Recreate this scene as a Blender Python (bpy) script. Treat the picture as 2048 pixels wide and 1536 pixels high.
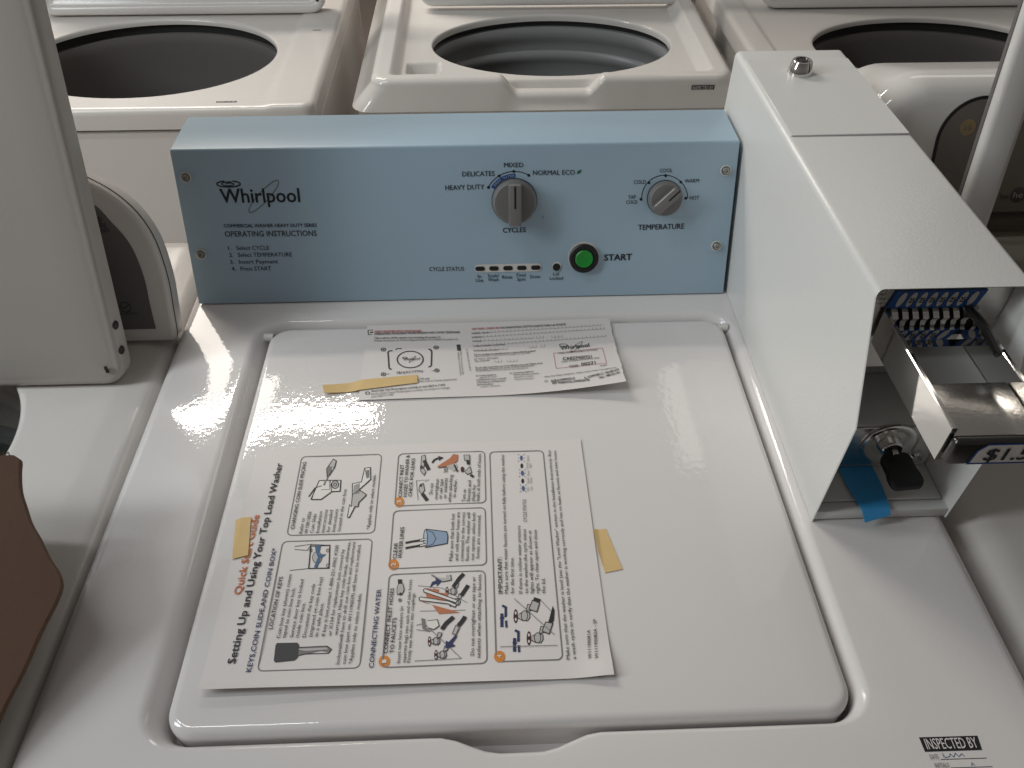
import bpy, bmesh, math, random
from mathutils import Vector, Matrix
random.seed(4)
for o in list(bpy.data.objects):
    bpy.data.objects.remove(o)
sc = bpy.context.scene
col = sc.collection
HT = 0.92                      # height of the washer tops above the floor; builders below work from that level

# ---------------------------------------------------------------- camera, world, lamps, exposure
cam = bpy.data.cameras.new('camera'); cam_o = bpy.data.objects.new('camera', cam); col.objects.link(cam_o)
cam.sensor_width = 36.0
cam.lens = 1586.43/2048*36
cam.clip_start = 0.02; cam.clip_end = 60
cam_o.location = (-.01026, -.61974, .52377+HT)
cam_o.rotation_euler = (.79242, -.00306, -.03748)
sc.camera = cam_o

world = bpy.data.worlds.new('World'); sc.world = world; world.use_nodes = True
wn = world.node_tree.nodes; wl = world.node_tree.links
bg = wn['Background']
geo = wn.new('ShaderNodeNewGeometry'); sep = wn.new('ShaderNodeSeparateXYZ'); wl.new(geo.outputs['Incoming'], sep.inputs[0])
def wramp(sock, stops):                                  # Incoming points back to the viewer: Z = -1 looks up, Y = 1 looks towards the viewer's side
    mr = wn.new('ShaderNodeMapRange'); mr.inputs['From Min'].default_value = -1; mr.inputs['From Max'].default_value = 1
    r = wn.new('ShaderNodeValToRGB'); wl.new(sock, mr.inputs[0]); wl.new(mr.outputs[0], r.inputs[0]); e = r.color_ramp.elements
    while len(e) < len(stops): e.new(.5)
    for k, (p, c) in enumerate(stops): e[k].position = p; e[k].color = (*c, 1)
    return r.outputs[0]
up = wramp(sep.outputs['Z'], [(0.0, (.17, .157, .148)), (.14, (.15, .139, .130)), (.38, (.31, .290, .275)), (.5, (.18, .167, .157)), (.75, (.045, .04, .035)), (1.0, (.02, .018, .015))])
side = wramp(sep.outputs['Y'], [(0.0, (1.15, 1.15, 1.15)), (.5, (1, 1, 1)), (1.0, (.45, .45, .455))])
mul = wn.new('ShaderNodeMix'); mul.data_type = 'RGBA'; mul.blend_type = 'MULTIPLY'; mul.inputs['Factor'].default_value = 1
wl.new(up, mul.inputs['A']); wl.new(side, mul.inputs['B']); wl.new(mul.outputs['Result'], bg.inputs[0])
bg.inputs[1].default_value = 1.0

def lamp(name, loc, sx, sy, power, color=(1, 1, 1), rot=(0, 0, 0)):
    d = bpy.data.lights.new(name, 'AREA'); d.shape = 'RECTANGLE'; d.size = sx; d.size_y = sy; d.energy = power; d.color = color
    o = bpy.data.objects.new(name, d); col.objects.link(o); o.location = (loc[0], loc[1], loc[2]+HT); o.rotation_euler = rot
    return o
WARM = (1, .93, .84)
lamp('ceiling_tube', (-.92, 1.49, 1.7), .92, .09, 22, WARM)
lamp('ceiling_tube', (1.35, 1.47, 1.7), 1.3, .55, 5, WARM)
lamp('ceiling_tube', (-1.62, 2.02, 1.7), 1.3, .90, 46, WARM)
lamp('ceiling_tube', (-1.1, .0, 1.75), 1.2, .12, 10, (.93, .98, 1))

lamp('aisle_tube', (-1.85, -.52, 1.25), .35, 1.0, 21, (.92, .98, 1), Vector((-1.95, -.55, 1.2)).to_track_quat('Z', 'Y').to_euler())

sc.view_settings.view_transform = 'Standard'; sc.view_settings.look = 'None'
sc.view_settings.exposure = -.27; sc.view_settings.gamma = 1; sc.view_settings.use_curve_mapping = False
sc.render.engine = 'CYCLES'
sc.cycles.max_bounces = 8; sc.cycles.sample_clamp_indirect = 6
sc.cycles.use_denoising = True

# ---------------------------------------------------------------- materials
def mat(name, color, rough=.5, metal=0., bump=None, spec=.5, coat=0., mottled=None, trans=0., rough_var=0.):
    m = bpy.data.materials.new(name); m.use_nodes = True
    n = m.node_tree.nodes; l = m.node_tree.links; b = n['Principled BSDF']
    b.inputs['Base Color'].default_value = (*color, 1); b.inputs['Roughness'].default_value = rough; b.inputs['Metallic'].default_value = metal
    b.inputs['Specular IOR Level'].default_value = spec; b.inputs['Coat Weight'].default_value = coat; b.inputs['Coat Roughness'].default_value = .05
    tc = n.new('ShaderNodeTexCoord')
    if mottled:
        t = n.new('ShaderNodeTexNoise'); t.inputs['Scale'].default_value = mottled[0]; t.inputs['Detail'].default_value = 4
        l.new(tc.outputs['Object'], t.inputs['Vector'])
        mx = n.new('ShaderNodeMix'); mx.data_type = 'RGBA'
        mx.inputs['A'].default_value = (*[c*(1-mottled[1]) for c in color], 1); mx.inputs['B'].default_value = (*[min(1, c*(1+mottled[1])) for c in color], 1)
        l.new(t.outputs['Fac'], mx.inputs['Factor']); l.new(mx.outputs['Result'], b.inputs['Base Color'])
    if rough_var:
        t = n.new('ShaderNodeTexNoise'); t.inputs['Scale'].default_value = 9; t.inputs['Detail'].default_value = 5
        l.new(tc.outputs['Object'], t.inputs['Vector'])
        r = n.new('ShaderNodeMapRange'); r.inputs['To Min'].default_value = rough-rough_var; r.inputs['To Max'].default_value = rough+rough_var
        l.new(t.outputs['Fac'], r.inputs[0]); l.new(r.outputs[0], b.inputs['Roughness'])
    if bump:
        t = n.new('ShaderNodeTexNoise'); t.inputs['Scale'].default_value = bump[0]; t.inputs['Detail'].default_value = 1.5
        l.new(tc.outputs['Object'], t.inputs['Vector'])
        bp = n.new('ShaderNodeBump'); bp.inputs['Strength'].default_value = bump[1]; bp.inputs['Distance'].default_value = bump[2]
        l.new(t.outputs['Fac'], bp.inputs['Height']); l.new(bp.outputs['Normal'], b.inputs['Normal'])
    return m

M = {}
M['enamel'] = mat('white_enamel', (.70, .672, .658), .05, bump=(210, .16, .0005), rough_var=.02, mottled=(3, .012))
M['gloss'] = mat('glossy_white_plastic', (.70, .68, .65), .09, bump=(40, .05, .001))
M['cream'] = mat('cream_white_enamel', (.65, .622, .592), .20, bump=(300, .2, .0004), mottled=(3, .015))
M['powder'] = mat('white_powder_coat', (.68, .68, .66), .30, bump=(420, .28, .0005), mottled=(3, .015))
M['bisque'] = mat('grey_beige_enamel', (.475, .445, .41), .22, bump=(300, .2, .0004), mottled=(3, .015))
M['liner'] = mat('grey_white_coat', (.50, .50, .49), .4, bump=(420, .2, .0005))
M['blue'] = mat('light_blue_coated_steel', (.36, .485, .585), .38, bump=(600, .12, .0004), mottled=(5, .03))
M['ink'] = mat('black_ink', (.012, .013, .018), .5)
M['knob'] = mat('warm_grey_plastic', (.185, .180, .176), .36)
M['knob_d'] = mat('dark_grey_plastic', (.09, .088, .086), .4)
M['black'] = mat('black_plastic', (.012, .012, .013), .42)
M['key'] = mat('black_rubber', (.004, .004, .0045), .55, bump=(200, .2, .0005))
M['green'] = mat('green_plastic', (.012, .27, .035), .35)
M['whitep'] = mat('white_plastic', (.68, .66, .62), .4)
M['screw'] = mat('steel_screw', (.40, .38, .35), .35, 1, bump=(500, .3, .0004))
M['chrome'] = mat('chrome', (.72, .71, .69), .09, 1, bump=(60, .08, .001), rough_var=.04)
M['mirror'] = mat('polished_chrome', (.74, .73, .71), .06, 1, rough_var=.02)
M['chrome_w'] = mat('brushed_chrome', (.62, .60, .57), .24, 1, bump=(300, .2, .0005), rough_var=.08)
M['steel_d'] = mat('dark_steel', (.10, .097, .095), .28, 1)
M['bluep'] = mat('blue_price_plate', (.012, .085, .32), .4)
M['bluet'] = mat('bright_blue_tape', (.05, .34, .70), .36, bump=(90, .25, .001), mottled=(60, .15))
M['masking'] = mat('yellow_masking_tape', (.65, .46, .205), .65, bump=(300, .4, .0004), mottled=(90, .07))
M['paper'] = mat('white_paper', (.70, .66, .64), .7, bump=(60, .15, .0005), mottled=(30, .012))
M['card'] = mat('white_card_paper', (.68, .64, .62), .55, bump=(50, .15, .0006))
M['tub'] = mat('grey_tub_plastic', (.17, .158, .152), .42, bump=(30, .1, .001))
M['tub_l'] = mat('light_grey_tub_plastic', (.32, .325, .33), .35)
M['basket'] = mat('dark_wash_basket', (.055, .050, .048), .28, .6, bump=(70, .5, .004))
M['gap'] = mat('dark_gap', (.02, .02, .02), .7)  # near-black stands in for shade inside gaps; also colours a seam and a mark
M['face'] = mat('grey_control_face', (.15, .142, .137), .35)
M['glassp'] = mat('dark_glass_panel', (.17, .148, .135), .16, coat=.4)
M['goldink'] = mat('dull_gold_ink', (.30, .22, .12), .5)
M['greyink'] = mat('grey_ink', (.035, .036, .037), .5)
M['grnink'] = mat('green_grey_ink', (.03, .06, .045), .5)
M['cardboard'] = mat('brown_cardboard', (.092, .049, .030), .9, bump=(120, .4, .0008), mottled=(14, .10))
M['corr'] = mat('cardboard_core', (.13, .075, .045), .9, bump=(300, .6, .001))
M['traysteel'] = mat('dull_zinc_steel', (.46, .455, .44), .34, .55, bump=(200, .2, .0004))
M['floor'] = mat('concrete_floor', (.16, .13, .11), .6, bump=(20, .2, .002), mottled=(5, .15))
M['wallb'] = mat('brown_carton', (.25, .17, .12), .8, mottled=(6, .1))
M['stickerp'] = mat('sticker_paper', (.62, .59, .54), .5)
def glass():
    m = bpy.data.materials.new('tinted_lid_glass'); m.use_nodes = True
    n = m.node_tree.nodes; l = m.node_tree.links; out = n['Material Output']
    tr = n.new('ShaderNodeBsdfTransparent'); tr.inputs[0].default_value = (.86, .84, .78, 1)
    gl = n.new('ShaderNodeBsdfGlossy'); gl.inputs['Roughness'].default_value = .03; gl.inputs['Color'].default_value = (.9, .9, .9, 1)
    fr = n.new('ShaderNodeFresnel'); fr.inputs[0].default_value = 1.45
    mx = n.new('ShaderNodeMixShader'); l.new(fr.outputs[0], mx.inputs[0]); l.new(tr.outputs[0], mx.inputs[1]); l.new(gl.outputs[0], mx.inputs[2]); l.new(mx.outputs[0], out.inputs[0])
    return m
M['glass'] = glass()
PC = dict(blk=(.013, .013, .016), nvy=(.015, .028, .10), org=(.50, .13, .03), ogb=(.62, .22, .03), wht=(.72, .69, .66), gry=(.19, .18, .18), dgr=(.045, .045, .047),
          mgr=(.18, .175, .17), lgr=(.46, .44, .43), bld=(.05, .12, .22), blu=(.06, .11, .24), bkt=(.24, .33, .46), lbk=(.42, .50, .60), mar=(.055, .012, .015),
          hnd=(.46, .16, .075), pap=(.68, .64, .62), red=(.42, .035, .03), ink=(.012, .014, .02), lef=(.02, .16, .06), dpw=(.02, .07, .26), lbl=(.50, .58, .64), olv=(.11, .12, .07))
PM = {k: mat('ink_'+k, v, .6) for k, v in PC.items()}

# ---------------------------------------------------------------- helpers
LOC = {}
def tag(o, label=None, cat=None, group=None, kind=None):
    if label: o['label'] = label
    if cat: o['category'] = cat
    if group: o['group'] = group
    if kind: o['kind'] = kind
    return o

def thing(name, label, cat, loc, group=None):
    o = bpy.data.objects.new(name, None); col.objects.link(o); o.location = (loc[0], loc[1], loc[2]+HT); o.empty_display_size = .1
    LOC[o.name] = Vector(loc)
    return tag(o, label, cat, group)

def origin(p):
    return LOC[p.name] if p is not None and p.name in LOC else Vector((0, 0, 0))

def mesh(name, verts, faces, mats, parent=None, mi=None, smooth=40, loc=None):
    """verts are given from the washer-top level; they are stored relative to the thing they belong to"""
    org = origin(parent) if parent is not None else Vector(loc or (0, 0, 0))
    me = bpy.data.meshes.new(name)
    me.from_pydata([(v[0]-org[0], v[1]-org[1], v[2]-org[2]) for v in verts], [], faces)
    if not isinstance(mats, (list, tuple)): mats = [mats]
    for m in mats: me.materials.append(m)
    if mi: me.polygons.foreach_set('material_index', mi)
    me.update()
    if smooth is not None:
        me.polygons.foreach_set('use_smooth', [True]*len(me.polygons))
        me.set_sharp_from_angle(angle=math.radians(smooth))
    o = bpy.data.objects.new(name, me); col.objects.link(o)
    if parent is not None:
        o.parent = parent; LOC[o.name] = org
    else:
        o.location = (org[0], org[1], org[2]+HT); LOC[o.name] = org
    return o

def from_bm(name, bm, mats, parent=None, smooth=40, loc=None, recalc=True):
    if recalc: bmesh.ops.recalc_face_normals(bm, faces=bm.faces[:])
    bm.verts.ensure_lookup_table(); bm.verts.index_update()
    v = [tuple(x.co) for x in bm.verts]; f = [[x.index for x in fc.verts] for fc in bm.faces]; mi = [fc.material_index for fc in bm.faces]
    bm.free()
    return mesh(name, v, f, mats, parent, mi, smooth, loc)

def box(bm, x0, x1, y0, y1, z0, z1, bev=0, seg=2, mi=0, T=None):
    r = bmesh.ops.create_cube(bm, size=1); vs = r['verts']
    for v in vs: v.co = Vector(((x0+x1)/2+v.co.x*(x1-x0), (y0+y1)/2+v.co.y*(y1-y0), (z0+z1)/2+v.co.z*(z1-z0)))
    fs = list({f for v in vs for f in v.link_faces}); es = list({e for v in vs for e in v.link_edges})
    for f in fs: f.material_index = mi
    if bev:
        r = bmesh.ops.bevel(bm, geom=es, offset=bev, segments=seg, profile=.5, affect='EDGES', clamp_overlap=True)
        vs = list({v for f in r['faces'] for v in f.verts} | {v for v in vs if v.is_valid})
        for f in r['faces']: f.material_index = mi
    if T:
        for v in vs: v.co = T(v.co)
    return vs

def loft(bm, rings, close0=False, close1=False, mi=0, loop=True):
    R = [[bm.verts.new(p) for p in r] for r in rings]
    n = len(R[0])
    for a, b in zip(R, R[1:]):
        for i in range(n if loop else n-1):
            j = (i+1) % n
            f = bm.faces.new((a[i], a[j], b[j], b[i])); f.material_index = mi
    if close0: bm.faces.new(R[0][::-1]).material_index = mi
    if close1: bm.faces.new(R[-1]).material_index = mi
    return R

def rr(cx, cy, hx, hy, r, ns=16, nc=8):
    """rounded rectangle outline, counter-clockwise, always the same number of points for the same ns, nc"""
    r = max(r, 1e-4); out = []
    cs = [(cx+hx-r, cy+hy-r, 0), (cx-hx+r, cy+hy-r, 90), (cx-hx+r, cy-hy+r, 180), (cx+hx-r, cy-hy+r, 270)]
    for k, (x, y, a) in enumerate(cs):
        for i in range(nc+1):
            t = math.radians(a+90*i/nc); out.append((x+r*math.cos(t), y+r*math.sin(t)))
        x2, y2, a2 = cs[(k+1) % 4]
        p = out[-1]; t = math.radians(a2); q = (x2+r*math.cos(t), y2+r*math.sin(t))
        for i in range(1, ns): out.append((p[0]+(q[0]-p[0])*i/ns, p[1]+(q[1]-p[1])*i/ns))
    return out

def shell(bm, x0, x1, y0, y1, z0, z1, r):
    """four outer walls with rounded corners, open above so that a tub can hang inside"""
    cx, cy, hx, hy = (x0+x1)/2, (y0+y1)/2, (x1-x0)/2, (y1-y0)/2
    R = lambda d, z: [(x, y, z) for x, y in rr(cx, cy, hx-d, hy-d, r, 8, 6)]
    loft(bm, [R(0, z0), R(0, z1-.003), R(.003, z1), R(.012, z1)])

def lathe(bm, prof, axis_o, ax, n=40, mi=0, cap0=False, cap1=False):
    ax = Vector(ax).normalized(); u = ax.orthogonal().normalized(); w = ax.cross(u)
    o = Vector(axis_o)
    rings = [[tuple(o+ax*h+(u*math.cos(2*math.pi*i/n)+w*math.sin(2*math.pi*i/n))*r) for i in range(n)] for r, h in prof]
    return loft(bm, rings, cap0, cap1, mi)

def tube(bm, pts, r, n=8, mi=0):
    pts = [Vector(p) for p in pts]; rings = []
    for i, p in enumerate(pts):
        d = (pts[min(i+1, len(pts)-1)]-pts[max(i-1, 0)]).normalized(); u = d.orthogonal().normalized(); w = d.cross(u)
        rings.append([tuple(p+(u*math.cos(2*math.pi*k/n)+w*math.sin(2*math.pi*k/n))*r) for k in range(n)])
    loft(bm, rings, True, True, mi)

# ---- printing: lettering, lines and flat drawn shapes laid on a surface S(a, b, lift) -> point
_tc = bpy.data.curves.new('type', 'FONT'); _tc.size = 1; _tc.resolution_u = 2
_to = bpy.data.objects.new('type', _tc); col.objects.link(_to)
_cache = {}
def glyphs(s, bold):
    k = s
    if k not in _cache:
        _tc.body = s
        bpy.context.view_layer.update()
        me = bpy.data.meshes.new_from_object(_to.evaluated_get(bpy.context.evaluated_depsgraph_get()))
        vs = [(v.co.x, v.co.y) for v in me.vertices]; fs = [list(p.vertices) for p in me.polygons]
        bpy.data.meshes.remove(me); _cache[k] = (vs, fs)
    return _cache[k]
_hv, _ = glyphs('H', 0); CAPH = max(v[1] for v in _hv)-min(v[1] for v in _hv)

class Print:
    def __init__(s, S, lift=.00072): s.S = S; s.v = []; s.f = []; s.mi = []; s.mats = []; s.layer = 0; s.copies = 0; s.thick = 1; s.lift = lift
    def m(s, k):
        m = PM[k] if isinstance(k, str) else k
        if m not in s.mats: s.mats.append(m)
        return s.mats.index(m)
    def add(s, m, pts, faces, step=1):
        b = len(s.v); h = .00022+8e-6*(s.layer % 60) if step == 1 else s.lift+3e-6*s.copies; s.layer += step == 1; s.copies = (s.copies+1) % 8
        s.v += [s.S(p[0], p[1], h) for p in pts]; s.f += [[b+i for i in f] for f in faces]; s.mi += [s.m(m)]*len(faces)
    def text(s, m, t, p0, p1, cap, bold=0, shear=0):
        vs, fs = glyphs(t, bold)
        if not vs: return
        x0 = min(v[0] for v in vs); x1 = max(v[0] for v in vs)
        dx, dy = p1[0]-p0[0], p1[1]-p0[1]; L = math.hypot(dx, dy); dx /= L; dy /= L
        sx = L/(x1-x0); sy = cap/CAPH
        w = .0135*bold*cap/CAPH                       # heavier type: the same letters laid down again a hair to each side
        for ox, oy in (((-w, w*.5), (w, w*.5), (-w, -w*.5), (w, -w*.5)) if bold > .6 else ((-w, 0), (w, 0)) if bold > .25 else ((0, 0),)):
            s.add(m, [(p0[0]+((x-x0)*sx+ox)*dx-(y*sy+oy)*dy, p0[1]+((x-x0)*sx+ox)*dy+(y*sy+oy)*dx) for x, y in vs], fs, .25)
    def poly(s, m, pts):
        a = sum(p[0]*q[1]-q[0]*p[1] for p, q in zip(pts, pts[1:]+pts[:1]))
        if a < 0: pts = pts[::-1]
        s.add(m, pts, [list(range(len(pts)))])
    def line(s, m, w, pts, closed=0):
        w = w*s.thick if w < .0008 else w; pts = [Vector(p) for p in pts]; n = len(pts); V = []; F = []
        for i, p in enumerate(pts):
            a = pts[i-1] if (i or closed) else p; b = pts[(i+1) % n] if (i < n-1 or closed) else p
            d1 = (p-a).normalized() if (p-a).length > 1e-9 else (b-p).normalized()
            d2 = (b-p).normalized() if (b-p).length > 1e-9 else d1
            d = (d1+d2); d = d.normalized() if d.length > 1e-6 else d1
            nrm = Vector((-d.y, d.x)); k = min(1/max(.35, nrm.dot(Vector((-d1.y, d1.x)))), 2.2)
            V += [tuple(p+nrm*w/2*k), tuple(p-nrm*w/2*k)]
        for i in range(n if closed else n-1):
            j = (i+1) % n; F.append([2*i+1, 2*j+1, 2*j, 2*i])
        s.add(m, V, F)
    def disc(s, m, c, rx, ry=None, n=24):
        ry = ry or rx
        s.poly(m, [(c[0]+rx*math.cos(2*math.pi*i/n), c[1]+ry*math.sin(2*math.pi*i/n)) for i in range(n)])
    def run(s, data):
        for d in data:
            if d[0] == 'T': s.text(d[1], d[2], d[3], d[4], d[5], d[6], d[7])
            elif d[0] == 'P': s.poly(d[1], list(d[2]))
            elif d[0] == 'L': s.line(d[1], d[2], list(d[3]), d[4])
        return s
    def build(s, name, parent):
        return mesh(name, s.v, s.f, s.mats, parent, s.mi, None)

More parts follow.
